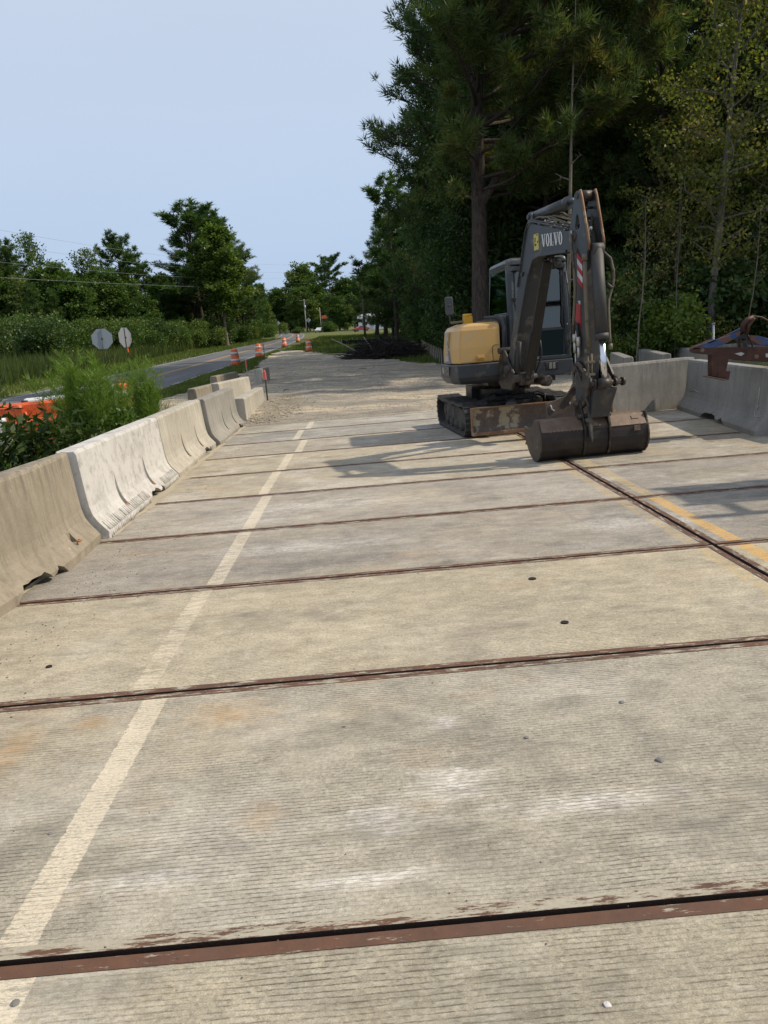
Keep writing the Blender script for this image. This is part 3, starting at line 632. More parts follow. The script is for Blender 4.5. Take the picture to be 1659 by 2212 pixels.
# side lettering panel on the hood: grey wedge and vertical white characters
def text_mesh(body, size, ext=.002, bold=.0, font_shear=0):
    cu = bpy.data.curves.new('t', 'FONT'); cu.body = body; cu.size = size; cu.extrude = ext; cu.offset = bold; cu.align_x = 'CENTER'; cu.align_y = 'CENTER'
    o = bpy.data.objects.new('t', cu); C.objects.link(o); dg = bpy.context.evaluated_depsgraph_get(); dg.update()
    me = bpy.data.meshes.new_from_object(o.evaluated_get(dg)); bpy.data.objects.remove(o); bpy.data.curves.remove(cu); return me
def place_mesh(name, me, M_, mat, parent):
    me.transform(Matrix.Translation(-Vector(EX.location)) @ M_); me.materials.clear(); me.materials.append(mat); me.name = name
    o = bpy.data.objects.new(name, me); link(o, parent); return o
M_decalg = simple('decal_grey', (.17, .17, .185), .6); M_decalw = simple('decal_letter', (.40, .40, .40), .6)
b = MB(U); b.prism([(-1.046, .78, 1.25), (-1.046, .31, 1.25), (-1.036, .42, 1.42), (-1.030, .45, 1.47), (-1.030, .62, 1.47)], (.012, 0, 0)); part(b, 'decal_wedge', M_decalg, hood)
side = U @ Matrix.Translation((-1.046, .53, 1.53)) @ Matrix(((0, 0, -1, 0), (0, -1, 0, 0), (-1, 0, 0, 0), (0, 0, 0, 1)))
# column of rotated characters: text x axis runs down, read from the side
side = U @ Matrix.Translation((-1.040, .53, 1.555)) @ Matrix(((0, 0, -1, 0), (0, 1, 0, 0), (1, 0, 0, 0), (0, 0, 0, 1)))
place_mesh('model_lettering', text_mesh('ECR58', .165, .006, .006), side, M_decalw, hood)
side2 = U @ Matrix.Translation((-1.054, .54, 1.30)) @ Matrix(((0, 0, -1, 0), (0, -1, 0, 0), (1, 0, 0, 0), (0, 0, 0, 1))).to_4x4()
b = MB(U); b.box((-1.052, .55, 1.335), (.008, .25, .09)); part(b, 'decal_patch', M_decalw, hood)
# mirror left of the hood
b = MB(U); b.tube([(-.90, .62, 1.90), (-.90, .60, 1.93), (-.965, .55, 1.945), (-.975, .5, 2.0), (-.975, .5, 2.16)], .014, 8); mr = part(b, 'mirror_arm', M_dark)
b = MB(U); b.prism([(x, .47, z) for x, z in ((-1.045, 2.10), (-1.03, 2.06), (-.92, 2.06), (-.905, 2.10), (-.91, 2.33), (-.93, 2.36), (-1.03, 2.36), (-1.045, 2.33))], (0, .05, 0)); b.cyl((-.975, .445, 2.22), (-.975, .47, 2.22), .02, n=10); part(b, 'mirror_head', simple('mirror_back', (.05, .053, .056), .5), mr, .012)
# cab ----------------------------------------------------------
M_cab = simple('cab_paint', (.026, .031, .034), .38, 0, .1, 3, 0, dirt=(.085, .085, .08), dirt_amt=.15, dirt_scale=3)
cx0, cx1, cy0, cy1 = -.09, .95, .02, 1.50
b = MB(U); b.prism([(cx0, -.04, .955), (cx1-.15, -.04, .93), (cx1+.02, -.04, 1.0), (cx1+.02, -.04, 1.20), (cx0, -.04, 1.20)], (0, 1.6, 0)); base_ = part(b, 'cab_base', M_dark, None, .02)
b = MB(U)
for i in range(3): b.tube([(.18, -.048, 1.135-i*.018), (.26, -.048, 1.137-i*.018)], .003, 5)
part(b, 'vent_slot', M_grease, base_)
b = MB(U); b.box((.60, -.045, 1.10), (.22, .02, .13)); part(b, 'lamp_bezel', M_grease, base_, .01)
for x in (.572, .632):
    b = MB(U); b.box((x, -.058, 1.10), (.046, .012, .10)); part(b, 'headlight', simple('lamp_lens', (.22, .21, .19), .3), base_, .004)
# cab frame as a set of tubes (pillars, sills, roof rails)
b = MB(U)
def bar(b, p, q, w, d): 
    p, q = Vector(p), Vector(q); dirv = (q-p); L = dirv.length; R = dirv.to_track_quat('Z', 'X').to_matrix()
    b.box((p+q)/2, (w, d, L), R)
RF = 2.80
fl, fr2 = (cx0+.05, .05), (cx1-.05, .05)
def post(x0, y0, z0, x1, y1, z1, r): b.tube([(x0, y0, z0), (x1, y1, z1)], r, 10)
FLb, FLt, FRb, FRt = (cx0+.06, .02, 1.24), (cx0+.075, .10, 2.76), (cx1-.05, .02, 1.24), (cx1-.075, .10, 2.76)
RLb, RLt, RRb, RRt = (cx0+.03, 1.42, 1.24), (cx0+.10, 1.36, 2.74), (cx1-.04, 1.42, 1.24), (cx1-.10, 1.36, 2.74)
MLb, MLt = (cx0+.02, .95, 1.24), (cx0+.085, .95, 2.77)
for p, q_, r in ((FLb, FLt, .075), (FRb, FRt, .06), (RLb, RLt, .06), (RRb, RRt, .05), (MLb, MLt, .035)): b.tube([p, Vector(p).lerp(Vector(q_), .5)+Vector((0, -.012 if p[1] < .5 else 0, 0)), q_], r, 10) if r > .04 else None
b.prism([(cx1-.13, -.0, 1.24), (cx1+.0, -.0, 1.24), (cx1-.02, .06, 2.72), (cx1-.095, .06, 2.72)], (0, .10, 0))
b.prism([(cx0, -.0, 1.24), (cx0+.11, -.0, 1.24), (cx0+.10, .06, 2.72), (cx0+.03, .06, 2.72)], (0, .09, 0))
b.box(((cx0+cx1)/2, .0, 1.235), (cx1-cx0, .07, .07)); b.box(((cx0+cx1)/2, .035, 2.70), (cx1-cx0-.12, .08, .075))
for xx in (cx0+.04, cx1-.04): b.box((xx, .72, 1.235), (.07, 1.42, .07)); b.box((xx+(.04 if xx < .5 else -.04), .74, 2.74), (.08, 1.28, .07))
b.box(((cx0+cx1)/2, 1.40, 1.55), (cx1-cx0-.1, .05, .62))
cab = part(b, 'cab_frame', M_cab, None, .012)
b = MB(U)
roof = [(cx0+.05, .0), (cx1-.05, .0), (cx1-.01, .10), (cx1-.04, 1.36), (cx1-.14, 1.44), (cx0+.14, 1.44), (cx0+.04, 1.36), (cx0+.01, .10)]
def rr2(f, z): return [Vector(((x-.43)*f+.43, (y-.72)*f+.72, z)) for x, y in roof]
b.loft([rr2(1.0, 2.755), rr2(1.01, 2.80), rr2(.97, 2.85), rr2(.86, 2.875)], True, False); part(b, 'cab_roof', M_cab, cab, .02)
b = MB(U); b.box((.13, .004, 2.80), (.28, .03, .07)); part(b, 'roof_visor', simple('visor_green_grey', (.065, .075, .075), .3), cab, .01)
# doors and lower cab cheek on the machine's right side (picture left)
b = MB(U); b.prism([(cx0-.01, .06, 1.24), (cx0-.01, .06, 1.96), (cx0-.0, .15, 2.02), (cx0-.0, .95, 2.02), (cx0-.0, 1.36, 1.96), (cx0-.01, 1.36, 1.24)], (.03, 0, 0)); part(b, 'cab_side_panel', M_cab, cab, .01)
b = MB(U); b.tube([(-.20, .02, 1.22), (-.175, .02, 1.80), (-.20, .04, 1.92), (-.29, .06, 1.955), (-.48, .10, 1.965)], [.03, .035, .04, .035, .02], 10); part(b, 'hood_cowl', M_dark, cab)
b = MB(U); b.box((-.14, .5, 1.62), (.1, .9, .74)); part(b, 'tank_side', M_dark, cab, .03)
def pane(name, pts, mat, off): b = MB(U); b.prism(pts, off); return part(b, name, mat, cab)
pane('windscreen', [(cx0+.095, .015, 1.72), (cx1-.125, .015, 1.72), (cx1-.11, .06, 2.67), (cx0+.105, .06, 2.67)], M_glass, (0, .006, 0))
pane('lower_windscreen', [(cx0+.095, .012, 1.27), (cx1-.13, .012, 1.27), (cx1-.125, .015, 1.67), (cx0+.095, .015, 1.67)], M_glassgreen, (0, .006, 0))
b = MB(U); b.box(((cx0+cx1)/2-.01, .012, 1.695), (cx1-cx0-.2, .035, .04)); part(b, 'window_rail', M_cab, cab, .006)
pane('side_window', [(cx0+.005, .12, 2.04), (cx0+.005, 1.36, 2.02), (cx0+.055, 1.32, 2.72), (cx0+.055, .17, 2.72)], M_glassside, (.006, 0, 0))
pane('door_window', [(cx1-.05, .14, 1.30), (cx1-.05, 1.36, 1.30), (cx1-.09, 1.32, 2.68), (cx1-.09, .18, 2.68)], M_glassgreen, (.006, 0, 0))
pane('rear_window', [(cx0+.12, 1.39, 1.88), (cx1-.12, 1.39, 1.88), (cx1-.15, 1.36, 2.68), (cx0+.15, 1.36, 2.68)], M_glass, (0, .006, 0))
b = MB(U); b.tube([(cx0+.125, -.008, 1.70), (cx0+.12, -.0, 2.2), (cx0+.13, .04, 2.62), (cx0+.17, .046, 2.665)], .014, 8); b.tube([(cx1-.145, .04, 2.665), (cx1-.125, .038, 2.62), (cx1-.13, -.0, 2.0), (cx1-.145, -.01, 1.80), (cx1-.12, -.01, 1.70)], .014, 8); b.tube([(cx0+.15, .046, 2.675), (cx1-.15, .046, 2.675)], .012, 8); part(b, 'window_seal', M_rubber, cab)
b = MB(U); b.box((cx0+.10, -.02, 2.22), (.07, .03, .05)); b.box((cx1-.14, -.0, 2.68), (.05, .04, .05)); part(b, 'window_latch', M_grease, cab, .006)
b = MB(U); b.cyl((cx1-.06, -.015, 1.76), (cx1-.06, -.03, 1.76), .012, n=10); b.cyl((cx0+.45, -.045, 1.245), (cx0+.45, -.055, 1.245), .013, n=10); b.cyl((cx1-.05, -.02, 1.42), (cx1-.05, -.03, 1.42), .014, n=10); part(b, 'frame_bolt', M_fit, cab)
b = MB(U); b.tube([(cx1-.10, -.02, 1.30), (cx1-.015, -.04, 1.45), (cx1-.02, -.03, 2.2), (cx1-.05, .02, 2.60)], .013, 8); part(b, 'grab_rail', M_dark, cab)
b = MB(U); b.box((.43, .80, 1.52), (.5, .48, .12)); b.box((.43, 1.06, 1.86), (.46, .12, .62)); b.box((.43, 1.08, 2.26), (.26, .09, .2)); part(b, 'operator_seat', M_seat, cab, .04)
for x in (.16, .70):
    b = MB(U); b.box((x, .62, 1.58), (.14, .3, .16)); b.cyl((x, .5, 1.64), (x-.01, .47, 1.83), .014, n=8); b.cyl((x-.01, .47, 1.80), (x-.012, .463, 1.90), .026, .02, n=10); part(b, 'control_lever', M_seat, cab)
b = MB(U); b.cyl((.60, .12, 1.43), (.60, .10, 1.43), .05, n=16); b.tube([(.20, .15, 1.30), (.20, .10, 1.42), (.36, .10, 1.42), (.36, .15, 1.30)], .018, 8); part(b, 'foot_pedal', simple('pedal_grey', (.16, .18, .15), .6), cab)
b = MB(U); b.tube([(cx1-.0, .0, 2.45), (cx1+.1, -.06, 2.47), (cx1+.12, -.07, 2.42)], .012, 8); b.box((cx1+.13, -.07, 2.33), (.09, .03, .24)); part(b, 'cab_mirror', simple('mirror_shell', (.10, .13, .15), .3), cab, .012)
# swing bracket ------------------------------------------------
b = MB(Bm)
for yy in (-.16, .12): b.prism([(-2.62, yy, .90), (-2.62, yy, 1.20), (-2.46, yy, 1.46), (-2.34, yy, 1.42), (-2.02, yy, 1.08), (-2.0, yy, .92), (-2.12, yy, .80), (-2.5, yy, .80)], (0, .04, 0))
b.box((-2.5, 0, 1.0), (.24, .26, .42)); sw = part(b, 'swing_bracket', M_grease, None, .015)
b = MB(Bm); b.cyl((-2.18, -.22, 1.14), (-2.18, .21, 1.14), .055, n=18); b.cyl((-1.93, -.19, .99), (-1.93, .19, .99), .06, n=18); b.cyl((-2.46, -.2, 1.42), (-2.46, .2, 1.42), .05, n=16); part(b, 'pivot_pin', M_bronze, sw)
b = MB(Bm); b.box((-1.98, .02, .98), (.22, .22, .2)); b.tube([(-2.05, .2, .94), (-1.75, .26, .93)], .07, 12); b.cyl((-1.80, .24, .93), (-1.66, .27, .93), .085, n=16); part(b, 'lower_pin_boss', M_grease, sw, .015)
b = MB(U); b.cyl((-.20, -.10, 1.02), (-.20, .3, 1.02), .10, n=20); b.box((.0, .1, .98), (.5, .5, .22)); part(b, 'swing_post', M_grease, sw)
# boom ----------------------------------------------------------
outer = [(-2.30, 1.16), (-2.27, 1.32), (-2.14, 1.58), (-1.99, 1.88), (-1.84, 2.25), (-1.67, 2.64), (-1.53, 2.92), (-1.40, 3.13), (-1.33, 3.175), (-1.20, 3.16), (-.60, 3.02), (-.05, 2.885), (.06, 2.83)]
inner = [(.10, 2.72), (.04, 2.62), (-.25, 2.665), (-.80, 2.715), (-1.08, 2.745), (-1.22, 2.73), (-1.33, 2.66), (-1.41, 2.54), (-1.55, 2.30), (-1.74, 1.95), (-1.92, 1.60), (-2.05, 1.30), (-2.10, 1.10), (-2.2, 1.06)]
poly = outer+inner
b = MB(Bm); b.prism([(s, -.115, z) for s, z in poly], (0, .23, 0)); boom = part(b, 'boom', M_boom, None, .01)
b = MB(Bm)
for yy in (-.135, .118): b.prism([(s, yy, z) for s, z in [(-1.12, 2.755), (-1.26, 2.75), (-1.37, 2.67), (-1.44, 2.52), (-1.36, 2.50), (-1.30, 2.60), (-1.20, 2.68), (-1.02, 2.70), (-.2, 2.655), (-.2, 2.69)]], (0, .017, 0))
part(b, 'edge_plate', M_boom, boom, .004)
b = MB(Bm); b.tube([(-1.78, -.13, 2.35), (-1.56, -.13, 2.83), (-1.42, -.13, 3.10), (-1.33, -.13, 3.19), (-1.2, -.125, 3.19), (-.6, -.125, 3.05), (-.12, -.125, 2.93)], .012, 8); b.tube([(-1.25, -.10, 3.215), (-.6, -.10, 3.075), (-.15, -.10, 2.96)], .012, 8); part(b, 'boom_pipe', M_dark, boom)
b = MB(Bm)
rr3 = random.Random(5)
for k in range(6):
    y0 = -.09+.035*k; p = [(-1.28+.05*k, y0, 3.2)]
    for i in range(1, 8): u = i/7; p.append((-1.28+.05*k+u*1.12, y0+rr3.uniform(-.03, .03), 3.2-.27*u+.035+.05*math.sin(u*math.pi)+rr3.uniform(-.015, .02)))
    b.tube(p, .012, 6)
part(b, 'boom_hose', M_hose, boom)
b = MB(Bm)
for s_ in (-1.0, -.62, -.25): b.box((s_, 0, 3.135-(s_+1)*.245), (.03, .24, .03))
for k in range(5): b.cyl((-.92+k*.15, -.02+.02*k, 3.16-k*.036), (-.86+k*.15, -.02+.02*k, 3.14-k*.036), .02, n=8)
part(b, 'hose_fitting', M_fit, boom, .004)
b = MB(Bm); b.prism([(s, -.10, z) for s, z in [(-1.36, 3.15), (-1.42, 3.30), (-1.36, 3.335), (-1.28, 3.32), (-1.18, 3.13)]], (0, .035, 0)); b.prism([(s, .065, z) for s, z in [(-1.36, 3.15), (-1.42, 3.30), (-1.36, 3.335), (-1.28, 3.32), (-1.18, 3.13)]], (0, .035, 0)); b.cyl((-1.36, -.12, 3.275), (-1.36, .12, 3.275), .035, n=14); part(b, 'cylinder_bracket', M_boom, boom, .006)
b = MB(Bm); b.box((-.92, .10, 2.60), (.10, .10, .14)); b.cyl((-.92+.05, .10, 2.60), (-.92+.06, .10, 2.60), .04, n=14); b.box((-1.0, .06, 2.69), (.08, .05, .08)); part(b, 'work_light', M_grease, boom, .01)
b = MB(Bm); b.cyl((-1.615, -.135, 2.52), (-1.615, -.115, 2.52), .03, n=12); b.cyl((-1.585, -.14, 2.53), (-1.585, -.115, 2.53), .02, n=12); part(b, 'grease_fitting', M_bronze, boom)
# lettering drawn with slab serifs, on both sides of the boom
def letters(word, h):
    """list of quads/prism outlines in (x, z)"""
    out = []; x = 0
    for ch in word:
        if ch == 'V':
            w = .82*h; t_ = .24*h
            out.append([(x+.06*h, h), (x+.06*h+t_, h), (x+w/2+.08*h, .0), (x+w/2-.10*h, .0)]); out.append([(x+w-.16*h, h), (x+w-.05*h, h), (x+w/2+.07*h, 0), (x+w/2-.01*h, 0)])
            out.append([(x-.02*h, h*.93), (x-.02*h, h), (x+.38*h, h), (x+.38*h, h*.93)]); out.append([(x+w-.26*h, h*.93), (x+w-.26*h, h), (x+w+.04*h, h), (x+w+.04*h, h*.93)])
            x += w+.02*h
        elif ch == 'L':
            out.append([(x+.10*h, 0), (x+.10*h, h), (x+.34*h, h), (x+.34*h, 0)]); out.append([(x, h*.93), (x, h), (x+.44*h, h), (x+.44*h, h*.93)]); out.append([(x, 0), (x, .08*h), (x+.62*h, .08*h), (x+.62*h, 0)])
            out.append([(x+.55*h, 0), (x+.55*h, .34*h), (x+.62*h, .34*h), (x+.62*h, 0)]); x += .70*h
        elif ch == 'O':
            w = .66*h; n = 18; cx = x+w/2
            for i in range(n):
                a0, a1 = 2*math.pi*i/n, 2*math.pi*(i+1)/n
                def E(a, f, g): return (cx+w/2*f*math.cos(a), h/2+h/2*g*1.03*math.sin(a))
                out.append([E(a0, 1, 1), E(a1, 1, 1), E(a1, .36, .80), E(a0, .36, .80)])
            x += w+.06*h
    return out, x
def put_letters(word, h, s0, z0, slope, side):
    b = MB(Bm); out, w = letters(word, h)
    for q in out:
        pts = []
        for x, z in q:
            xx = x if side < 0 else w-x
            pts.append((s0+xx, side*.1175, z0+z+xx*slope))
        b.prism(pts, (0, side*.0025, 0))
    return part(b, 'boom_lettering', simple('letter_white', (.60, .60, .60), .5, 0, .05), boom)
b = MB(); put_letters('VOLVO', .165, -.93, 2.815, -.075, -1); put_letters('VOLVO', .165, -.93, 2.815, -.075, 1)
M_stk = simple('warning_yellow', (.52, .44, .10), .5, 0, .1, 20)
b = MB(Bm); b.box((-1.10, -.1175, 2.905), (.15, .004, .215)); stk = part(b, 'warning_sticker', M_stk, boom)
b = MB(Bm); b.box((-1.13, -.121, 2.94), (.025, .003, .05)); b.box((-1.12, -.121, 2.87), (.05, .003, .02)); b.tube([(-1.14, -.121, 2.92), (-1.145, -.121, 2.86), (-1.11, -.121, 2.85)], .004, 4); b.box((-1.07, -.121, 2.995), (.05, .003, .012)); b.box((-1.05, -.121, 2.90), (.025, .003, .025)); part(b, 'sticker_symbol', M_grease, boom)
# boom cylinder and its guard
def cylinder(name, p, q, rb, rr, frac, matb, parent=None, up=None, cap=1.25, F=Bm, y=0.):
    p = Vector((p[0], y, p[1])); q = Vector((q[0], y, q[1])); m = p.lerp(q, frac)
    b = MB(F); b.cyl(p, m, rb, n=20); b.cyl(m-(m-p).normalized()*.06, m+(q-p).normalized()*.015, rb*1.1, n=20); b.cyl(p+Vector((0, -rb*.9, 0)), p+Vector((0, rb*.9, 0)), rb*.95, n=16)
    c = part(b, name, matb, parent or EX)
    b = MB(F); b.cyl(m, q, rr, n=18); part(b, 'piston_rod', M_chrome, c)
    b = MB(F); b.cyl(q+Vector((0, -rb*.9, 0)), q+Vector((0, rb*.9, 0)), rb*.85, n=16); part(b, 'rod_eye', M_bronze, c)
    return c
bc = cylinder('boom_cylinder', (-1.84, 1.02), (-1.10, 2.64), .05, .026, .86, M_arm, y=.025)
b = MB(Bm); b.add([(-1.74, -.07, 1.10), (-1.74, .10, 1.10), (-1.02, .085, 2.62), (-1.02, -.055, 2.62), (-1.78, -.07, 1.12), (-1.78, .10, 1.12), (-1.06, .085, 2.635), (-1.06, -.055, 2.635)],
    [(0, 1, 2, 3), (7, 6, 5, 4), (0, 4, 5, 1), (1, 5, 6, 2), (2, 6, 7, 3), (3, 7, 4, 0)])
b.prism([(-1.74, -.085, 1.10), (-1.48, -.075, 1.66), (-1.55, -.075, 1.72), (-1.84, -.085, 1.14)], (0, .012, 0)); part(b, 'cylinder_guard', rusty_steel('guard_brown_paint', (.020, .018, .016), (.036, .031, .026), (.10, .08, .055), .12, 3), bc, .006)
b = MB(Bm); b.tube([(-1.72, -.16, 1.55), (-1.80, -.16, 1.25), (-1.86, -.14, 1.1)], .035, 8); b.tube([(-1.62, .13, 1.55), (-1.66, .17, 1.35), (-1.80, .17, 1.15), (-1.86, .15, 1.06)], .016, 8); part(b, 'cylinder_hose', M_hoseb, bc)
ac = cylinder('arm_cylinder', (-1.36, 3.275), (.11, 3.285), .075, .036, .70, M_boom)
b = MB(Bm); b.tube([(-1.40, -.0, 3.30), (-1.47, -.02, 3.30), (-1.50, -.03, 3.2), (-1.48, -.04, 3.10)], .03, 8); part(b, 'cylinder_hose', M_hose, ac)
# arm -------------------------------------------------------------
armp = [(-.10, 2.62), (-.13, 2.75), (-.08, 2.88), (.04, 2.92), (.16, 2.86), (.22, 2.60), (.24, 2.2), (.22, 1.25), (.17, .92), (.10, .72), (-.04, .68), (-.10, .76), (-.09, 1.0), (-.07, 1.3), (-.06, 2.2)]
b = MB(Bm); b.prism([(s, -.095, z) for s, z in armp], (0, .19, 0)); arm = part(b, 'arm', M_arm, None, .012)
ear = [(.10, 3.345), (.16, 3.33), (.19, 3.27), (.34, 2.74), (.35, 2.62), (.31, 2.55), (.22, 2.56), (-.06, 2.80), (-.09, 2.93), (.01, 3.20), (.04, 3.31)]
for yy in (-.118, .085):
    b = MB(Bm)
    hole = [(.10, 3.08), (.14, 3.04), (.165, 2.93), (.15, 2.90), (.06, 2.89), (.04, 2.93), (.07, 3.04)]
    # plate with an opening: stitch outline to hole
    o_ = [(.10, 3.345), (.16, 3.33), (.19, 3.27), (.27, 2.99), (.34, 2.74), (.35, 2.62), (.31, 2.55), (.22, 2.56), (-.06, 2.80), (-.09, 2.93), (.01, 3.20), (.04, 3.31)]
    import mathutils.geometry as mg
    tri = mg.tessellate_polygon([[Vector((s, z, 0)) for s, z in o_], [Vector((s, z, 0)) for s, z in hole]])
    al = o_+hole; n_ = len(al); vs = [(s, yy, z) for s, z in al]+[(s, yy+.033, z) for s, z in al]
    fs = [tuple(t) for t in tri]+[tuple(i+n_ for i in reversed(t)) for t in tri]
    for base0, m_ in ((0, len(o_)), (len(o_), len(hole))):
        for i in range(m_): j = (i+1) % m_; fs.append((base0+i, base0+j, n_+base0+j, n_+base0+i))
    b.add(vs, fs); pe = part(b, 'arm_ear', M_boom, arm)
    b = MB(Bm); b.tube([(.165, yy+.0165, 3.345), (.20, yy+.0165, 3.27), (.28, yy+.0165, 2.99), (.35, yy+.0165, 2.74), (.358, yy+.0165, 2.62)], .0185, 6); part(b, 'worn_edge', M_bladeedge, arm)
    b = MB(Bm); b.cyl((.11, yy-.012, 3.285), (.11, yy+.045, 3.285), .035, n=14); b.cyl((.02, yy-.014, 2.82), (.02, yy+.048, 2.82), .05, n=14); part(b, 'ear_pin', M_bronze, arm)
b = MB(Bm); b.cyl((.10, -.08, 3.285), (.10, .08, 3.285), .06, n=18); b.cyl((.12, -.08, 3.14), (.12, .08, 3.14), .016, n=8); b.box((.02, 0, 3.02), (.06, .17, .05)); part(b, 'ear_spacer', M_bronze, arm)
b = MB(Bm)
for k in range(4): b.tube([(-.05+.03*k, -.03+.03*k, 2.90), (.05+.02*k, -.04+.02*k, 3.04-.03*k), (.14, -.01*k, 2.95), (.18, .01*k, 2.80)], .014, 7)
for k in range(3): b.cyl((.09+.02*k, -.03+.02*k, 2.98-.04*k), (.12+.02*k, -.02+.02*k, 2.94-.04*k), .022, n=8)
part(b, 'ear_hose', M_fit, arm)
# red and white stripes
def stripes(name, p0, p1, w0, w1, n=2, tilt=.6):
    """slanted warning patch on the arm's left face"""
    (s0, z0), (s1, z1) = p0, p1; b1, b2 = MB(Bm), MB(Bm); y = -.098; m_ = 5
    for i in range(m_):
        u0, u1 = i/m_, (i+1)/m_; za, zb = z0+(z1-z0)*u0, z0+(z1-z0)*u1; k = tilt*(s1-s0)
        pts = [(s0, y, za), (s1, y, za-k), (s1, y, zb-k), (s0, y, zb)]
        (b1 if i % 2 == 0 else b2).prism(pts, (0, -.002, 0))
    o1 = part(b1, 'red_stripe', simple('reflective_red', (.38, .018, .02), .4), arm); o2 = part(b2, 'white_stripe', simple('reflective_white', (.58, .56, .55), .4), arm)
stripes('warning', (.04, 2.63), (.17, 2.27), 0, 0, tilt=.8)
b = MB(Bm); b.prism([(-.05, -.0975, 2.02), (-.05, -.0975, 1.80), (.10, -.0975, 1.70), (.10, -.0975, 1.98)], (0, -.002, 0)); part(b, 'red_stripe', simple('reflective_red2', (.38, .018, .02), .4), arm)
b = MB(Bm); b.prism([(.03, -.0975, 2.03), (.10, -.0975, 2.03), (.10, -.0975, 1.985), (.07, -.0975, 1.985)], (0, -.002, 0)); part(b, 'white_stripe', simple('reflective_white2', (.58, .56, .55), .4), arm)
# bucket cylinder with side valves and hoses
kc = cylinder('bucket_cylinder', (.36, 2.62), (.50, .99), .078, .04, .66, rusty_steel('cylinder_chipped_paint', (.045, .045, .045), (.068, .064, .058), (.20, .12, .06), .16, 2.4), cap=1)
b = MB(Bm); b.tube([(.30, -.13, 2.50), (.31, -.135, 2.2), (.33, -.13, 1.7), (.345, -.12, 1.42)], [.028]*4, 10); b.cyl((.30, -.13, 2.50), (.30, -.13, 2.58), .038, n=12); b.box((.335, -.125, 1.40), (.06, .08, .05)); part(b, 'side_pipe', M_hose, kc)
b = MB(Bm); b.tube([(.31, -.13, 1.36), (.32, -.12, 1.0)], .012, 8); b.tube([(.27, -.05, 1.36), (.27, -.05, .95)], .012, 8)
for z in (1.26, 1.10): b.box((.30, -.09, z), (.05, .12, .028))
part(b, 'grease_line', M_hose, kc)
b = MB(Bm); b.tube([(.36, .09, 2.58), (.40, .16, 2.50), (.40, .20, 2.35), (.40, .19, 2.18), (.42, .12, 2.02), (.44, .10, 1.9), (.48, .09, 1.55), (.49, .09, 1.48)], .019, 8); b.cyl((.49, .09, 1.47), (.50, .09, 1.40), .028, n=8); b.tube([(.39, .12, 2.2), (.43, .17, 2.14)], .016, 6); part(b, 'cylinder_hose', M_hose, kc)
b = MB(Bm); b.tube([(-.04, -.14, 2.90), (.0, -.15, 2.70), (.06, -.155, 2.45), (.08, -.155, 2.2), (.05, -.155, 1.95), (.0, -.15, 1.75), (-.01, -.145, 1.62)], .021, 8); part(b, 'arm_hose', M_hose, arm)
b = MB(Bm)
for (s0, z0, z1, r_) in ((-.01, 1.62, 1.52, .032), (-.01, 1.52, 1.38, .024), (.06, 1.66, 1.55, .026), (.09, 1.58, 1.46, .03), (.09, 1.46, 1.32, .022), (.0, 1.38, 1.05, .012)): b.cyl((s0, -.13, z0), (s0, -.13, z1), r_, n=8)
b.cyl((-.03, -.13, 2.90), (-.035, -.14, 2.78), .024, n=8); part(b, 'hose_coupling', M_fit, arm)
b = MB(Bm); b.tube([(.05, -.12, 1.75), (.06, -.13, 1.68), (.09, -.13, 1.58)], .024, 8); part(b, 'arm_hose', M_hoseb, arm)
b = MB(Bm); b.tube([(.02, -.12, 1.2), (.06, -.16, 1.20), (.16, -.17, 1.10), (.2, -.13, .98)], .010, 7); part(b, 'thumb_hose', M_hoseb, arm)
b = MB(Bm); b.tube([(-.05, -.11, 1.05), (-.07, -.14, 1.15), (-.02, -.15, 1.24), (.03, -.12, 1.12)], .010, 7); part(b, 'thumb_hose', M_hoseb, arm)
b = MB(Bm)
for i in range(14): b.cyl((.345+.008*math.sin(i*2.1), -.088, 2.18-.036*i), (.35+.004*math.cos(i), -.0885, 2.15-.036*i), .0, .006, n=5)
# bucket linkage -----------------------------------------------------
b = MB(Bm)
for yy in (-.15, .115):
    b.prism([(s, yy, z) for s, z in [(-.02, 1.17), (.02, 1.27), (.12, 1.26), (.24, 1.15), (.38, 1.06), (.42, .98), (.36, .92), (.30, .78), (.16, .66), (.10, .70), (.16, .86), (.10, 1.02), (-.0, 1.10)]], (0, .045, 0))
lk = part(b, 'bucket_link', M_grease, None, .012)
b = MB(Bm); b.cyl((.40, -.20, .985), (.40, .33, .985), .034, n=14)
for yy in (-.19, -.09, .09, .20, .31): b.cyl((.40, yy-.015, .985), (.40, yy+.015, .985), .055, n=14)
b.cyl((.0, -.17, 1.17), (.0, .17, 1.17), .045, n=14); part(b, 'link_pin', M_bronze, lk)
b = MB(Bm)
b.prism([(s, .22, z) for s, z in [(.02, 1.34), (.12, 1.30), (.30, 1.08), (.42, 1.04), (.44, .96), (.36, .93), (.22, 1.0), (.06, 1.2)]], (0, .04, 0)); part(b, 'link_plate', M_grease, lk, .01)
b = MB(Bm); b.add([(.30, -.10, .92), (.30, .22, .92), (.44, .22, .92), (.44, -.10, .92), (.16, -.10, .54), (.16, .17, .54), (.30, .17, .54), (.30, -.10, .54)], [(3, 2, 1, 0), (4, 5, 6, 7), (0, 1, 5, 4), (1, 2, 6, 5), (2, 3, 7, 6), (3, 0, 4, 7)]); part(b, 'guide_link', M_arm, lk, .015)
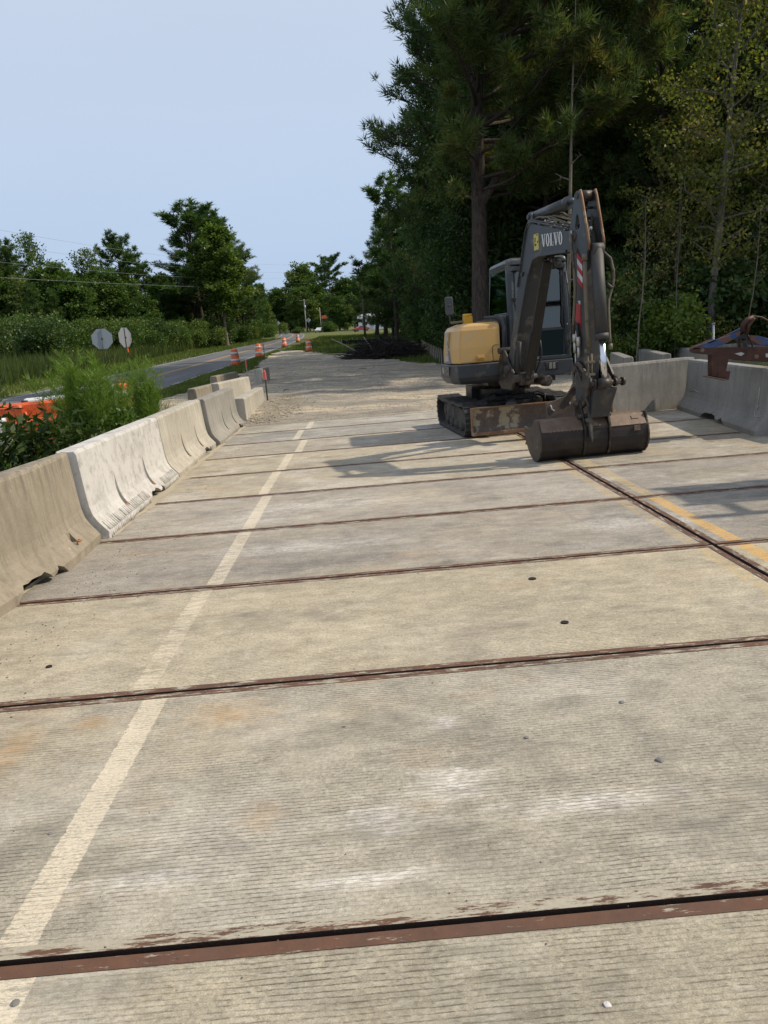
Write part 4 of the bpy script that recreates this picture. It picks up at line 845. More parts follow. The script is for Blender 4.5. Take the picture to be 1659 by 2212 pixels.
# thumb with serrated lower edge, hinged at the back of the arm
b = MB(Bm)
tp = [(-.20, .84), (-.10, .86), (-.06, .78), (-.10, .70), (-.16, .62), (-.20, .54)]
TH = FR((2.90, 10.44, .05), (math.cos(rad(14)), math.sin(rad(14)), 0), (-math.sin(rad(14)), math.cos(rad(14)), 0))
b = MB(TH); outl = [(-.46, .68), (-.30, .72), (-.16, .76), (-.08, .86), (.0, .92), (.06, .90), (.08, .84), (.06, .76), (-.02, .70), (-.10, .62), (-.20, .54)]
saw = []
x = -.22
for i in range(6): saw += [(x, .535-i*.004), (x-.012, .505-i*.012), (x-.024, .53-i*.012)]; x -= .03
outl += saw+[(-.42, .44), (-.445, .44)]
b.prism([(x_, 0, z) for x_, z in outl], (0, .03, 0)); tm = part(b, 'bucket_thumb', M_blade, None, .002)
b = MB(TH); b.cyl((.0, -.06, .86), (.0, .07, .86), .05, n=18); part(b, 'thumb_pivot', M_bronze, tm)
b = MB(TH); b.tube([(-.40, -.006, .66), (-.385, -.008, .60), (-.35, -.008, .575)], .011, 5); b.box((-.11, -.006, .66), (.02, .006, .03)); part(b, 'chipped_spot', M_decalw, tm)
M_bside = rusty_steel('bucket_side_steel', (.05, .042, .036), (.10, .075, .055), (.16, .11, .06), .15, 3)
# bucket ------------------------------------------------------------
bp = [(.06, 0.0), (-.02, .02), (-.10, .07), (-.155, .16), (-.175, .26), (-.172, .34), (-.165, .40), (-.07, .53)]   # back shell, front (towards camera, -y) outline
tpb = [(-.085, .52), (.10, .535)]
W2 = .735
b = MB(K); out_ = [(y, z) for y, z in bp]+[(.10, .545), (.10, .515), (-.05, .50)]+[(y+.03, z*.98+.012) for y, z in reversed(bp[1:-1])]+[(.07, .03)]
b.prism([(-W2, y, z) for y, z in out_], (2*W2, 0, 0)); bk_ = part(b, 'bucket', M_bucket, None, .006)
for x in (-W2-.014, W2-.006):
    b = MB(K); b.prism([(x, y, z) for y, z in [(.10, .0), (.04, -.0), (-.06, .02), (-.135, .08), (-.19, .18), (-.20, .28), (-.175, .38), (-.13, .47), (-.11, .56), (.0, .55), (.14, .46), (.28, .42), (.44, .44), (.46, .40), (.40, .22), (.26, .08)]], (.022, 0, 0))
    e_ = part(b, 'bucket_side', M_bside, bk_, .004)
b = MB(K); b.box((-W2-.02, .30, .27), (.012, .34, .26), Matrix.Rotation(.6, 3, 'X')); 
b = MB(K); b.prism([(-W2-.018, .44, .445), (-W2-.018, .28, .425), (-W2+.01, .28, .40), (-W2+.01, .46, .40)], (.0, 0, -.012)); part(b, 'side_cutter', rusty_steel('cutter_ochre', (.14, .09, .035), (.22, .15, .07), (.26, .18, .07), .3, 6), bk_, .003)
b = MB(K); b.prism([(-W2+.02, -.171, .402), (-W2+.02, -.072, .537), (-W2+.02, .10, .552), (-W2+.02, .10, .546), (-W2+.02, -.068, .530), (-W2+.02, -.166, .398)], (2*W2-.04, 0, 0)); b.box((.58, -.110, .492), (.10, .05, .008), Matrix.Rotation(.93, 3, 'X')); b.box((.58, -.180, .355), (.085, .012, .07)); part(b, 'bucket_lip', M_buckettop, bk_, .004)
b = MB(K); b.box((0, .42, .24), (2*W2, .02, .16), Matrix.Rotation(.8, 3, 'X')); part(b, 'bucket_blade', M_bladeedge, bk_)
for x in (-.155, .185):
    b = MB(K); b.prism([(x, y, z) for y, z in [(-.20, .28), (-.215, .40), (-.17, .52), (-.10, .66), (-.02, .76), (.06, .76), (.12, .62), (.13, .50), (-.05, .47), (-.14, .36), (-.165, .20), (-.10, .05), (-.13, .05), (-.185, .14)]], (.032, 0, 0)); part(b, 'bucket_ear', M_grease, bk_, .008)
b = MB(K); b.cyl((-.2, .02, .71), (.25, .02, .71), .035, n=14); b.cyl((-.2, -.09, .56), (.25, -.09, .56), .03, n=14); b.box((0.02, -.16, .42), (.34, .03, .02)); part(b, 'bucket_pin', M_bronze, bk_)
b = MB(K); b.prism([(-.12, -.24, .70), (-.08, -.24, .86), (-.055, -.22, .60), (-.045, -.24, .28), (-.07, -.25, .22), (-.10, -.24, .34)], (0, .04, 0)); b.cyl((-.12, -.26, .52), (-.12, -.2, .52), .028, n=12); b.tube([(-.14, -.22, .82), (-.10, -.24, .70)], .02, 8); part(b, 'quick_hitch_latch', M_arm, bk_, .006)
b = MB(K); b.cyl((-W2-.018, -.10, .30), (-W2-.010, -.10, .30), .028, n=14); b.cyl((-W2-.018, -.02, .08), (-W2-.010, -.02, .08), .012, n=8); b.cyl((-W2-.018, -.08, .21), (-W2-.010, -.08, .21), .02, n=10); part(b, 'wear_stain', M_buckettop, bk_)
# faint chalk writing on the bucket shell (illegible in the photo: short strokes)
b = MB(K); rr4 = random.Random(9)
for i in range(9):
    x = -.60+i*.052; z = .40+rr4.uniform(-.004, .004)
    b.tube([(x, -.168, z-.012), (x+rr4.uniform(0, .012), -.166, z+.014), (x+rr4.uniform(.01, .024), -.169, z-.004)], .0018, 4)
part(b, 'chalk_scrawl', M_chalk, bk_)
# ------------------------------------------------------------------ ground, gravel, road
def smooth(a, b, x): t = max(0, min(1, (x-a)/(b-a))); return t*t*(3-2*t)
def dip(x, y):           # the creek the bridge stands over
    return 2.2*(1-smooth(16.5, 19.5, y))*smooth(-14, -3, y)*(1-smooth(9, 15, x))*(smooth(-4.7, -3.3, x))
def ground_z(x, y): return land(x, y)-dip(x, y)
def grid_obj(name, xs, ys, zf, mat, keep=None):
    xs, ys = list(xs), list(ys); vs = [(x, y, zf(x, y)) for y in ys for x in xs]; n = len(xs); fs = []
    for j in range(len(ys)-1):
        for i in range(n-1):
            if keep is None or keep((xs[i]+xs[i+1])/2, (ys[j]+ys[j+1])/2): fs.append((j*n+i, j*n+i+1, (j+1)*n+i+1, (j+1)*n+i))
    me = bpy.data.meshes.new(name); me.from_pydata(vs, [], fs); me.polygons.foreach_set('use_smooth', [True]*len(fs)); me.materials.append(mat)
    b = bmesh.new(); b.from_mesh(me); bmesh.ops.delete(b, geom=[v for v in b.verts if not v.link_faces], context='VERTS'); b.to_mesh(me); b.free()
    o = bpy.data.objects.new(name, me); link(o); return o
t = NT('meadow_ground'); v = t.co('World'); n1 = t.noise(v, .12, 6, .6); n2 = t.noise(v, 1.6, 5, .65)
c = t.mix(t.ramp(n1, [(.35, 0), (.65, 1)]), (.060, .090, .022), (.115, .130, .042)); c = t.mix(t.ramp(n2, [(.4, 0), (.75, .75)]), c, (.17, .145, .06))
c = t.mix(.6, c, t.ramp(t.noise(v, 14, 4, .7), [(.2, .45), (.8, 1.5)]), 'MULTIPLY'); t.base(c); t.rough(.95); t.b.inputs['Specular IOR Level'].default_value = .1; t.bump(n2, .6, .1); M_ground = t.done()
xs = sorted(set([-2200, -1500, -900, -500, -300, -180, -110, -70, -45]+list(np.arange(-30, 30.1, 1.0))+[40, 60, 90, 140, 220, 400, 900, 1500, 2200]))
ys = sorted(set([-60, -40, -25]+list(np.arange(-16, 24.1, 1.0))+list(range(28, 100, 6))+[110, 130, 160, 220, 300, 420, 700, 1200, 2400, 4500]))
g_ = grid_obj('meadow_ground', xs, ys, ground_z, M_ground); tag(g_, kind='structure')

# gravel apron ----------------------------------------------------
GP = [(-7.2, 17.6), (-6.7, 24), (-6.0, 31), (-5.9, 36), (-5.7, 42), (-6.7, 56), (-7.1, 68), (-7.0, 73.5), (-5.4, 72), (-3.6, 65), (-2.2, 58), (.2, 50.5), (2.6, 42), (4.6, 36.5), (8, 31), (13, 27.5), (20, 25), (24, 20), (22, 14), (9, 12), (9, 17.6), (-3.6, 17.6), (-4.6, 17.0)]
def inside(x, y, P=GP):
    c = False; j = len(P)-1
    for i in range(len(P)):
        if (P[i][1] > y) != (P[j][1] > y) and x < (P[j][0]-P[i][0])*(y-P[i][1])/(P[j][1]-P[i][1])+P[i][0]: c = not c
        j = i
    return c
def gz(x, y):
    n = mnoise.noise(Vector((x*.6, y*.35, 3)))*.05+mnoise.noise(Vector((x*2.3, y*1.2, 7)))*.03+.02*math.sin(x*3.1+mnoise.noise(Vector((x*.2, y*.12, 0)))*4)
    base = land(x, y)+.05+n
    deck = max(.005+.02*smooth(18.4, 19.0, y), (land(x, y)+.035)*smooth(18.3, 19.2, y))+max(0, n*.3)*smooth(18.3, 19, y)
    if -3.9 < x < 9: base = base+(deck-base)*(1-smooth(18.7, 22.5, y))
    return base
t = NT('gravel_and_sand'); v = t.co('World'); n1 = t.noise(t.co('World', (.35, 1.4, 1)), .55, 6, .6); n2 = t.noise(t.co('World', (1, 2.2, 1)), 1.6, 6, .65); n3 = t.noise(v, 26, 4, .75)
c = t.mix(t.ramp(n1, [(.42, 0), (.58, 1)]), (.34, .31, .26), (.60, .51, .37)); c = t.mix(t.ramp(n2, [(.45, 0), (.66, .7)]), c, (.20, .175, .14))
c = t.mix(t.ramp(t.noise(t.co('World', (.5, .9, 1), loc=(4, 2, 0)), .35, 4), [(.56, 0), (.7, .45)]), c, (.34, .225, .13))
c = t.mix(.75, c, t.ramp(n3, [(.25, .5), (.75, 1.45)]), 'MULTIPLY'); c = t.mix(.6, c, t.ramp(t.noise(v, 90, 2, .7), [(.3, .6), (.7, 1.4)]), 'MULTIPLY')
t.base(c); t.rough(.95); t.b.inputs['Specular IOR Level'].default_value = .15; t.bump(t.math('ADD', n3, t.math('MULTIPLY', n2, 2.0)), 1.0, .06); M_gravel = t.done()
g_ = grid_obj('gravel_apron', np.arange(-8, 24, .25), np.arange(12, 75, .25), gz, M_gravel,
              lambda x, y: inside(x+.5*mnoise.noise(Vector((x*.8, y*.8, 1)))+.2*mnoise.noise(Vector((x*3, y*3, 5))), y+.5*mnoise.noise(Vector((x*.8, y*.8, 9)))) and not (-3.9 < x < 8.6 and y < 18.3)); tag(g_, kind='structure')
# loose stones and clods
def scatter_lumps(name, pts, mat, label, cat=None, kind='stuff'):
    vs, fs = [], []; base = [(1, 0, 0), (0, 1, 0), (-1, 0, 0), (0, -1, 0), (0, 0, 1), (0, 0, -.6)]; tri = [(0, 1, 4), (1, 2, 4), (2, 3, 4), (3, 0, 4), (1, 0, 5), (2, 1, 5), (3, 2, 5), (0, 3, 5)]
    r_ = random.Random(3)
    for (x, y, z, s) in pts:
        k = len(vs); a = r_.uniform(0, 6.28); sx, sy, sz = s*r_.uniform(.7, 1.3), s*r_.uniform(.5, 1), s*r_.uniform(.35, .7)
        for p in base: px_, py_ = p[0]*sx*r_.uniform(.8, 1.2), p[1]*sy*r_.uniform(.8, 1.2); vs.append((x+px_*math.cos(a)-py_*math.sin(a), y+px_*math.sin(a)+py_*math.cos(a), z+p[2]*sz))
        fs += [tuple(k+i for i in t_) for t_ in tri]
    me = bpy.data.meshes.new(name); me.from_pydata(vs, [], fs); me.materials.append(mat); o = bpy.data.objects.new(name, me); link(o); tag(o, label, cat, None, kind); return o
M_stone = simple('loose_stone', (.30, .275, .24), .9, 0, .45, 20); M_clod = simple('sandy_clod', (.30, .26, .195), .95, 0, .35, 9, .3)
rs = random.Random(11); pts = []
while len(pts) < 15000:
    y = 18.5+(rs.random()**1.6)*34; x = rs.uniform(-6.5, 9)
    if inside(x, y) and rs.random() < .35+.9*(mnoise.noise(Vector((x*.7, y*.4, 4)))+.3): pts.append((x, y, gz(x, y), rs.uniform(.008, .026)*(1+y*.02)*(2 if rs.random() < .02 else 1)))
scatter_lumps('loose_gravel', pts, M_stone, 'loose grey stones lying on the gravel apron', 'gravel')
pts = []
for i in range(2600):
    u = rs.random(); x = -2.55+.25*math.sin(u*5)+rs.gauss(0, .26)+u*.45; y = 18.6+u*7; pts.append((x, y, gz(x, y)+rs.uniform(-.01, .02), rs.uniform(.008, .038)*(1.2-u*.5)*(2.2 if rs.random() < .03 else 1)))
for i in range(500):
    u = rs.random(); pts.append((-2.5+u*2.6, 18.75+rs.gauss(0, .1)+u*.1, .008, rs.uniform(.006, .022)))
scatter_lumps('dirt_clods', pts, M_clod, 'ridge of broken dirt and gravel clods along the end of the deck', 'dirt')
# sand drifts along the barrier foot on the deck
t = NT('drifted_sand'); v = t.co('World'); n1 = t.noise(v, 5, 5, .7); n2 = t.noise(v, 120, 2, .7)
t.base(t.mix(n2, (.27, .235, .17), (.42, .36, .265))); t.rough(.95); t.bump(t.math('ADD', n1, n2), .5, .01); M_sand = t.done()
def drift(pts2, w, seed):
    rr_ = random.Random(seed); vs, fs = [], []; n = 7
    for i, (x, y) in enumerate(pts2):
        ww = w*.5*rr_.uniform(.4, 1.4)*(.15 if i in (0, len(pts2)-1) else 1)
        for k in range(n):
            u = k/(n-1); vs.append((x+ww*u, y+rr_.uniform(-.02, .02), .003+.02*(1-u)**2*(0 if i in (0, len(pts2)-1) else 1)))
    for i in range(len(pts2)-1):
        for k in range(n-1): fs.append((i*n+k, i*n+k+1, (i+1)*n+k+1, (i+1)*n+k))
    return vs, fs
V, Fs = [], []
for seed, (ya, yb, xa, w) in enumerate(((4.2, 7.5, -2.82, .06), (7.6, 9.0, -2.68, .08), (8.9, 11.4, -2.74, .22), (11.0, 14.7, -2.80, .16), (14.6, 18.3, -2.84, .13))):
    m_ = max(4, int((yb-ya)/.12)); a_, f2 = drift([(xa+.02*math.sin(i*.7), ya+(yb-ya)*i/m_) for i in range(m_+1)], w, seed); k = len(V); V += a_; Fs += [tuple(k+i for i in f) for f in f2]
me = bpy.data.meshes.new('sand_drift'); me.from_pydata(V, [], Fs); me.polygons.foreach_set('use_smooth', [True]*len(Fs)); me.materials.append(M_sand); o = bpy.data.objects.new('sand_drift', me); link(o); tag(o, 'thin drifts of tan sand along the foot of the left barriers', 'sand', None, 'stuff')

# grit and leaf bits caught on the deck
pts = []
for i in range(2600):
    k = rs.randint(0, 8); q = rs.random()
    if q < .45: pts.append((rs.uniform(-2.6, 5.4), joint_y(k)+rs.gauss(0, .07)+(.0 if rs.random() < .5 else .05), .003, rs.uniform(.0015, .005)))
    elif q < .7: pts.append((-2.45+abs(rs.gauss(0, .22)), rs.uniform(3.5, 18), .003, rs.uniform(.002, .008)))
    else: pts.append((rs.uniform(-2.6, 5.3), rs.uniform(1.0, 18), .002, rs.uniform(.0015, .0045)))
scatter_lumps('deck_grit', pts, simple('deck_grit_dark', (.11, .095, .075), .9, 0, .6, 40), 'tiny grit and dirt crumbs lying on the deck panels', 'grit')
# road ------------------------------------------------------------
ROAD = [(-10.7, -60), (-10.7, 0), (-10.75, 43), (-11.1, 68), (-11.3, 95), (-12.0, 125), (-13.6, 160), (-16.2, 200), (-20, 235), (-25.6, 270), (-29, 292), (-30, 312), (-34, 330), (-48, 345), (-90, 360), (-200, 380)]
def dense(P, step=3.0):
    out = []
    for i in range(len(P)-1):
        p0, p1, p2, p3 = [Vector(P[max(0, min(len(P)-1, i+k))]) for k in (-1, 0, 1, 2)]; n = max(2, int((p2-p1).length/step))
        for k in range(n):
            u = k/n; out.append(.5*((2*p1)+(-p0+p2)*u+(2*p0-5*p1+4*p2-p3)*u*u+(-p0+3*p1-3*p2+p3)*u**3))
    out.append(Vector(P[-1])); return out
RC = dense(ROAD)
def road_strip(name, offa, offb, lift, mat, y0=-1e9, y1=1e9, dash=None):
    vs, fs = [], []
    for i, p in enumerate(RC):
        d = (RC[min(i+1, len(RC)-1)]-RC[max(i-1, 0)]).normalized(); n = Vector((d.y, -d.x))
        for o_ in (offa, offb): q = p+n*o_; vs.append((q.x, q.y, land(q.x, q.y)+lift))
    for i in range(len(RC)-1):
        if y0 <= RC[i].y <= y1: fs.append((2*i, 2*i+1, 2*i+3, 2*i+2))
    me = bpy.data.meshes.new(name); me.from_pydata(vs, [], fs); me.materials.append(mat); o = bpy.data.objects.new(name, me); link(o); return o
t = NT('old_asphalt'); v = t.co('World'); n1 = t.noise(t.co('World', (1.2, .12, 1)), .8, 5, .6); n2 = t.noise(v, 2.2, 6, .7)
c = t.mix(t.ramp(n1, [(.35, 0), (.65, 1)]), (.060, .062, .066), (.115, .115, .118)); c = t.mix(t.ramp(n2, [(.55, 0), (.72, .5)]), c, (.16, .155, .145)); c = t.mix(.5, c, t.ramp(t.noise(v, 60, 2), [(.3, .6), (.7, 1.4)]), 'MULTIPLY')
t.base(c); t.rough(.85); t.bump(t.noise(v, 60, 3), .4, .01); M_asph = t.done()
o = road_strip('asphalt_road', -3.15, 3.0, .014, M_asph); tag(o, kind='structure')
def paint_mat(name, col, wear):
    t = NT(name); v = t.co('World'); c = t.mix(t.ramp(t.noise(v, 5, 5, .7), [(wear-.05, 0), (wear+.1, 1)]), (.11, .11, .108), col); t.base(c); t.rough(.8); return t.done()
M_ryel = paint_mat('road_yellow', (.42, .25, .06), .38); M_rwht = paint_mat('road_white', (.42, .42, .40), .42)
for nm, a, b_, m in (('yellow_centre_line', -.17, -.05, M_ryel), ('yellow_centre_line', .07, .19, M_ryel), ('white_edge_line', -2.9, -2.8, M_rwht), ('white_edge_line', 2.62, 2.72, M_rwht)):
    o = road_strip(nm, a, b_, .019, m); tag(o, kind='structure')
vs = [(-140, 300), (60, 283), (62, 290), (-140, 309)]; me = bpy.data.meshes.new('crossroad'); me.from_pydata([(x, y, land(x, y)+.017) for x, y in vs], [], [(0, 1, 2, 3)]); me.materials.append(M_asph); o = bpy.data.objects.new('crossroad', me); link(o); tag(o, kind='structure')

# ------------------------------------------------------------------ traffic drums
M_or = simple('drum_orange', (.62, .115, .022), .5, 0, .08, 3, 0, dirt=(.35, .10, .04), dirt_amt=.15)
M_wb = simple('drum_reflective_white', (.55, .53, .50), .4, 0, .06, 8, 0, dirt=(.35, .31, .26), dirt_amt=.2)
def drum(label, loc, tilt=(0, 0), rz=0):
    t = thing('traffic_drum', label, 'traffic drum', loc, rz, 'orange and white traffic drums'); t.rotation_euler = (tilt[0], tilt[1], rz)
    P = [(.27, .06), (.29, .10), (.29, .26), (.265, .27), (.26, .46), (.245, .47), (.24, .66), (.228, .67), (.222, .86), (.205, .875), (.20, .98), (.17, 1.0)]
    b = MB(); b.lathe(P, n=28); b.build('drum_body', M_or, t)
    for (z0, z1, r0, r1) in ((.285, .445, .2695, .2615), (.685, .845, .2335, .2265)):
        b = MB(); b.lathe([(r0, z0), (r1, z1), (r1-.012, z1), (r0-.012, z0)], n=28); b.build('reflective_band', M_wb, t)
    b = MB(); b.lathe([(.36, .0), (.36, .05), (.30, .075), (.27, .075)], n=28); b.build('rubber_base', M_hoseb, t)
    b = MB(); b.tube([(-.12, 0, .99), (-.11, 0, 1.05), (0, 0, 1.075), (.11, 0, 1.05), (.12, 0, .99)], .018, 8); b.build('carry_handle', M_or, t)
    return t
for (px, py, lab) in ((510, 793, 'orange and white drum on the road edge, nearest of the row'), (560, 773.6, 'orange and white drum beside the ribboned stake'),
                      (615, 750, 'orange and white drum at the far tip of the gravel'), (668, 760.5, 'orange and white drum standing alone in the grass right of the gravel'), (644, 739.6, 'orange and white drum farthest along the road shoulder')):
    p = spot(px, py); p.z = land(p.x, p.y)+.03; drum(lab, p, (rs.uniform(-.02, .02), rs.uniform(-.02, .02)), rs.uniform(0, 6))
p = Vector((-6.15, 22.3, 0)); p.z = land(*p.xy)+.02; p0 = onY(273, 897, 19.5)
p = Vector((p0.x, 19.5, land(p0.x, 19.5)+.03)); drum('orange drum half hidden behind the feathery plants', p, (.05, .04))
# ------------------------------------------------------------------ water filled plastic barriers on the left bank
M_orp = simple('plastic_orange', (.58, .10, .022), .45, 0, .1, 2, 0, dirt=(.30, .05, .02), dirt_amt=.3); M_whp = simple('plastic_white', (.60, .61, .61), .45, 0, .06, 2, 0, dirt=(.42, .43, .45), dirt_amt=.2)
def water_barrier(label, x, y, rz, mat, dz=0, L=1.85):
    t = thing('water_barrier', label, 'plastic barrier', (x, y, land(x, y)+dz), rz, 'water filled plastic barriers on the left bank')
    prof = [(-.30, 0), (-.30, .22), (-.20, .30), (-.20, .38), (-.15, .44), (-.17, .60), (-.12, .68), (-.13, .95), (-.10, 1.0)]
    full = prof+[(-a, z) for a, z in reversed(prof)]; rings = []
    for x_ in (-L/2, -L/2+.05, -.2, 0, .2, L/2-.05, L/2):
        k = .9 if abs(x_) > L/2-.01 else 1; rings.append([Vector((x_, a*k, z*(1 if k == 1 else .98))) for a, z in full])
    b = MB(); b.loft(rings, True, False); b.build('barrier_shell', mat, t, .02)
    for x_ in (-.55, .55):
        b = MB(); b.box((x_, -.18, .15), (.34, .26, .12)); b.build('fork_slot', mat, t, .02)
    b = MB(); b.cyl((0, 0, .99), (0, 0, 1.035), .07, .06, 14); b.build('fill_cap', M_hoseb, t)
    for x_ in (-L/2-.02, L/2+.02):
        b = MB(); b.cyl((x_, 0, .2), (x_, 0, .85), .035, n=10); b.build('hinge_lug', mat, t)
    return t
water_barrier('orange plastic barrier on the left bank, right of the white one', -6.75, 15.75, rad(22), M_orp, -.02)
water_barrier('orange plastic barrier behind the dark leafy shrub', -7.6, 15.3, rad(14), M_orp, -.06)
water_barrier('white plastic barrier at the left edge of the picture', -7.35, 13.9, rad(20), M_whp, -.16)
water_barrier('white plastic barrier behind the feathery plants', -6.3, 19.6, rad(15), M_whp)
water_barrier('bluish white plastic barrier beside the orange ones', -6.55, 17.6, rad(24), M_whp, -.04)

# ------------------------------------------------------------------ signs
M_alu = simple('sign_back_metal', (.30, .33, .36), .5, .3, .06, 4); M_post = simple('sign_post_dark', (.07, .075, .07), .7, .3, .2, 10); M_wood = simple('weathered_pole', (.34, .31, .27), .9, 0, .25, 5); M_woodd = simple('dark_pole_wood', (.12, .10, .08), .9, 0, .25, 5)
def oct_sign(label, px, py, Y, size, rz, tilt=0, face_red=True):
    c_ = onY(px, py, Y); zg = land(c_.x, c_.y)
    t = thing('octagonal_sign', label, 'road sign', (c_.x, c_.y, zg), rz, 'backs of octagonal road signs'); h = c_.z-zg; r = size/2/math.cos(math.pi/8); R = Matrix.Rotation(tilt, 4, 'Y')
    b = MB(); b.prism([Vector((r*math.cos(math.pi/8+i*math.pi/4), .006, h+r*math.sin(math.pi/8+i*math.pi/4))) for i in range(8)], (0, .006, 0)); b.build('sign_panel', M_alu, t)
    b = MB(); b.prism([Vector((r*.985*math.cos(math.pi/8+i*math.pi/4), .0125, h+r*.985*math.sin(math.pi/8+i*math.pi/4))) for i in range(8)], (0, .002, 0)); b.build('sign_face', simple('sign_red', (.45, .02, .02), .4), t)
    b = MB(); b.tube([(-.02-tilt*h, -.03, 0), (0, -.03, h+size*.5)], .025, 6); b.build('sign_post', M_post, t)
    b = MB(); b.box((0, -.045, h), (.09, .04, .09)); b.build('post_clamp', M_hoseb, t, .01); return t
oct_sign('back of a grey octagonal sign facing away, wider one on the left', 220.5, 732, 47, 1.16, rad(12), .02)
s2 = oct_sign('back of a grey octagonal sign turned edgeways, narrower one on the right', 270.5, 729, 49, 1.18, rad(68), .03)
b = MB(); b.box((0, -.06, 1.25), (.12, .05, .25)); b.build('orange_flag', M_or, s2)
def diamond(label, px, py, Y, size, rz, col, h=2.1):
    c_ = onY(px, py, Y); zg = land(c_.x, c_.y); h = max(1.0, c_.z-zg)
    t = thing('diamond_sign', label, 'road sign', (c_.x, c_.y, zg), rz); r = size*.707
    b = MB(); b.prism([(r, 0, h), (0, 0, h+r), (-r, 0, h), (0, 0, h-r)], (0, .01, 0)); b.build('sign_panel', col, t)
    b = MB(); b.tube([(0, -.03, 0), (0, -.03, h+r*.8)], .035, 6); b.build('sign_post', M_post, t)
diamond('pale diamond sign back leaning by the far crossroad', 601, 698, 215, .85, .2, M_alu); diamond('pale diamond sign back beside the far utility pole', 666.5, 691.5, 215, .95, .1, M_alu)
c_ = onY(700, 684.5, 235); t = thing('orange_sign', 'small orange construction sign far off beyond the road bend', 'road sign', (c_.x, 235, land(c_.x, 235)))
h = c_.z-t.location.z; b = MB(); b.box((0, 0, h), (1.5, .03, .9)); b.build('sign_panel', M_or, t); 
for x_ in (-.5, .5): b = MB(); b.tube([(x_, .03, 0), (x_, .03, h+.3)], .05, 6); b.build('sign_leg', M_post, t)

# ------------------------------------------------------------------ poles and wires
def pole(label, pbase, ytop, mat, arms, r=.15, Y=None):
    p = spot(*pbase) if Y is None else onY(*pbase, Y); p.z = land(p.x, p.y)
    px, py = pbase; top = onY(px-2 if Y is None else px-3, ytop, p.y); H_p = top.z-p.z
    t = thing('utility_pole', label, 'utility pole', p); tx = H_p*UP.x*.5; ty = H_p*UP.y
    b = MB(); b.cyl((0, 0, -.2), (tx, ty, H_p), r, r*.62, 12); b.build('pole_shaft', mat, t)
    for (dz, w) in arms:
        b = MB(); b.box((tx, ty-.12, H_p-dz), (w, .1, .12)); a = b.build('crossarm', mat, t)
        for k in (-.47, -.2, .2, .47):
            b = MB(); b.cyl((tx+k*w, ty-.12, H_p-dz+.06), (tx+k*w, ty-.12, H_p-dz+.24), .045, .03, 8); b.build('insulator', M_hoseb, a)
    return t, Vector((p.x+tx, p.y+ty, p.z+H_p))
_, topA = pole('dark wooden utility pole with crossarm at the forest edge', (789, 730), 576, M_woodd, [(.8, 2.5)], .17)
_, topB = pole('pale utility pole with crossarm and transformer beyond the road bend', (661, 703), 646, M_wood, [(.35, 3.0)], .17, 240)
b = MB(); b.cyl((.25, -.3, 7.0), (.25, -.3, 8.1), .28, n=14); b.build('transformer', M_alu, _)
_, topC = pole('thin pale pole without crossarm beside the orange sign', (693, 702), 664, M_wood, [], .13, 240)
_, topD = pole('pale pole left of the far road end', (578, 704), 670, M_wood, [(.2, .8)], .13, 235)
def wire(label, a, b_, sag, r=.011):
    a, b_ = Vector(a), Vector(b_); pts = [a.lerp(b_, i/40)-Vector((0, 0, sag*4*(i/40)*(1-i/40))) for i in range(41)]
    m = MB(); m.tube([p-a for p in pts], r, 5); o = m.build('power_cable', M_hose if False else M_wire); o.location = a; tag(o, label, 'power cable', 'overhead cables over the left trees')
M_wire = simple('cable_grey', (.30, .33, .37), .6)
P = lambda px, py, Y: onY(px, py, Y)
wire('highest thin cable crossing the sky above the left trees', P(-60, 486, 70), P(640, 572, 150), .9)
wire('second highest thin cable over the left trees', P(-60, 520, 70), P(640, 588, 150), .8)
wire('thick lower cable passing in front of the tall left pine', P(-60, 596, 62), P(640, 622, 150), .3, .010)
wire('thin cable running behind the yellow green tree', P(-60, 560, 66), P(640, 600, 150), .7, .009)
wire('short cable reaching the pole at the forest edge', P(620, 612, 160), topA-Vector((1.0, 0, .7)), .6, .010)

# ------------------------------------------------------------------ far building, cars
M_wall = simple('metal_siding_white', (.62, .63, .64), .6, 0, .03); M_roof = simple('tin_roof', (.45, .47, .50), .4, .4); M_win = simple('dark_window', (.04, .05, .06), .2)
c_ = onY(790, 700, 225); t = thing('metal_shed', 'white metal shed far off between the pole and the forest', 'building', (c_.x+2.2, 225, land(c_.x, 225)))
b = MB(); b.box((0, 2.5, 1.7), (8.5, 5, 3.4)); b.build('wall', M_wall, t)
b = MB(); b.prism([(-4.5, -.3, 3.38), (4.5, -.3, 3.38), (4.5, 2.5, 4.6), (-4.5, 2.5, 4.6)], (0, 0, .08)); b.prism([(-4.5, 2.5, 4.6), (4.5, 2.5, 4.6), (4.5, 5.3, 3.38), (-4.5, 5.3, 3.38)], (0, 0, .08)); b.prism([(-4.25, 0, 3.4), (-4.25, 5, 3.4), (-4.25, 2.5, 4.55)], (8.5, 0, 0)); b.build('roof', M_roof, t)
for x_ in (-2.5, 1.5): b = MB(); b.box((x_, -.02, 1.9), (1.3, .05, 1.0)); b.build('window', M_win, t)
b = MB(); b.box((-.6, -.02, 1.05), (.95, .05, 2.05)); b.build('door', M_roof, t)
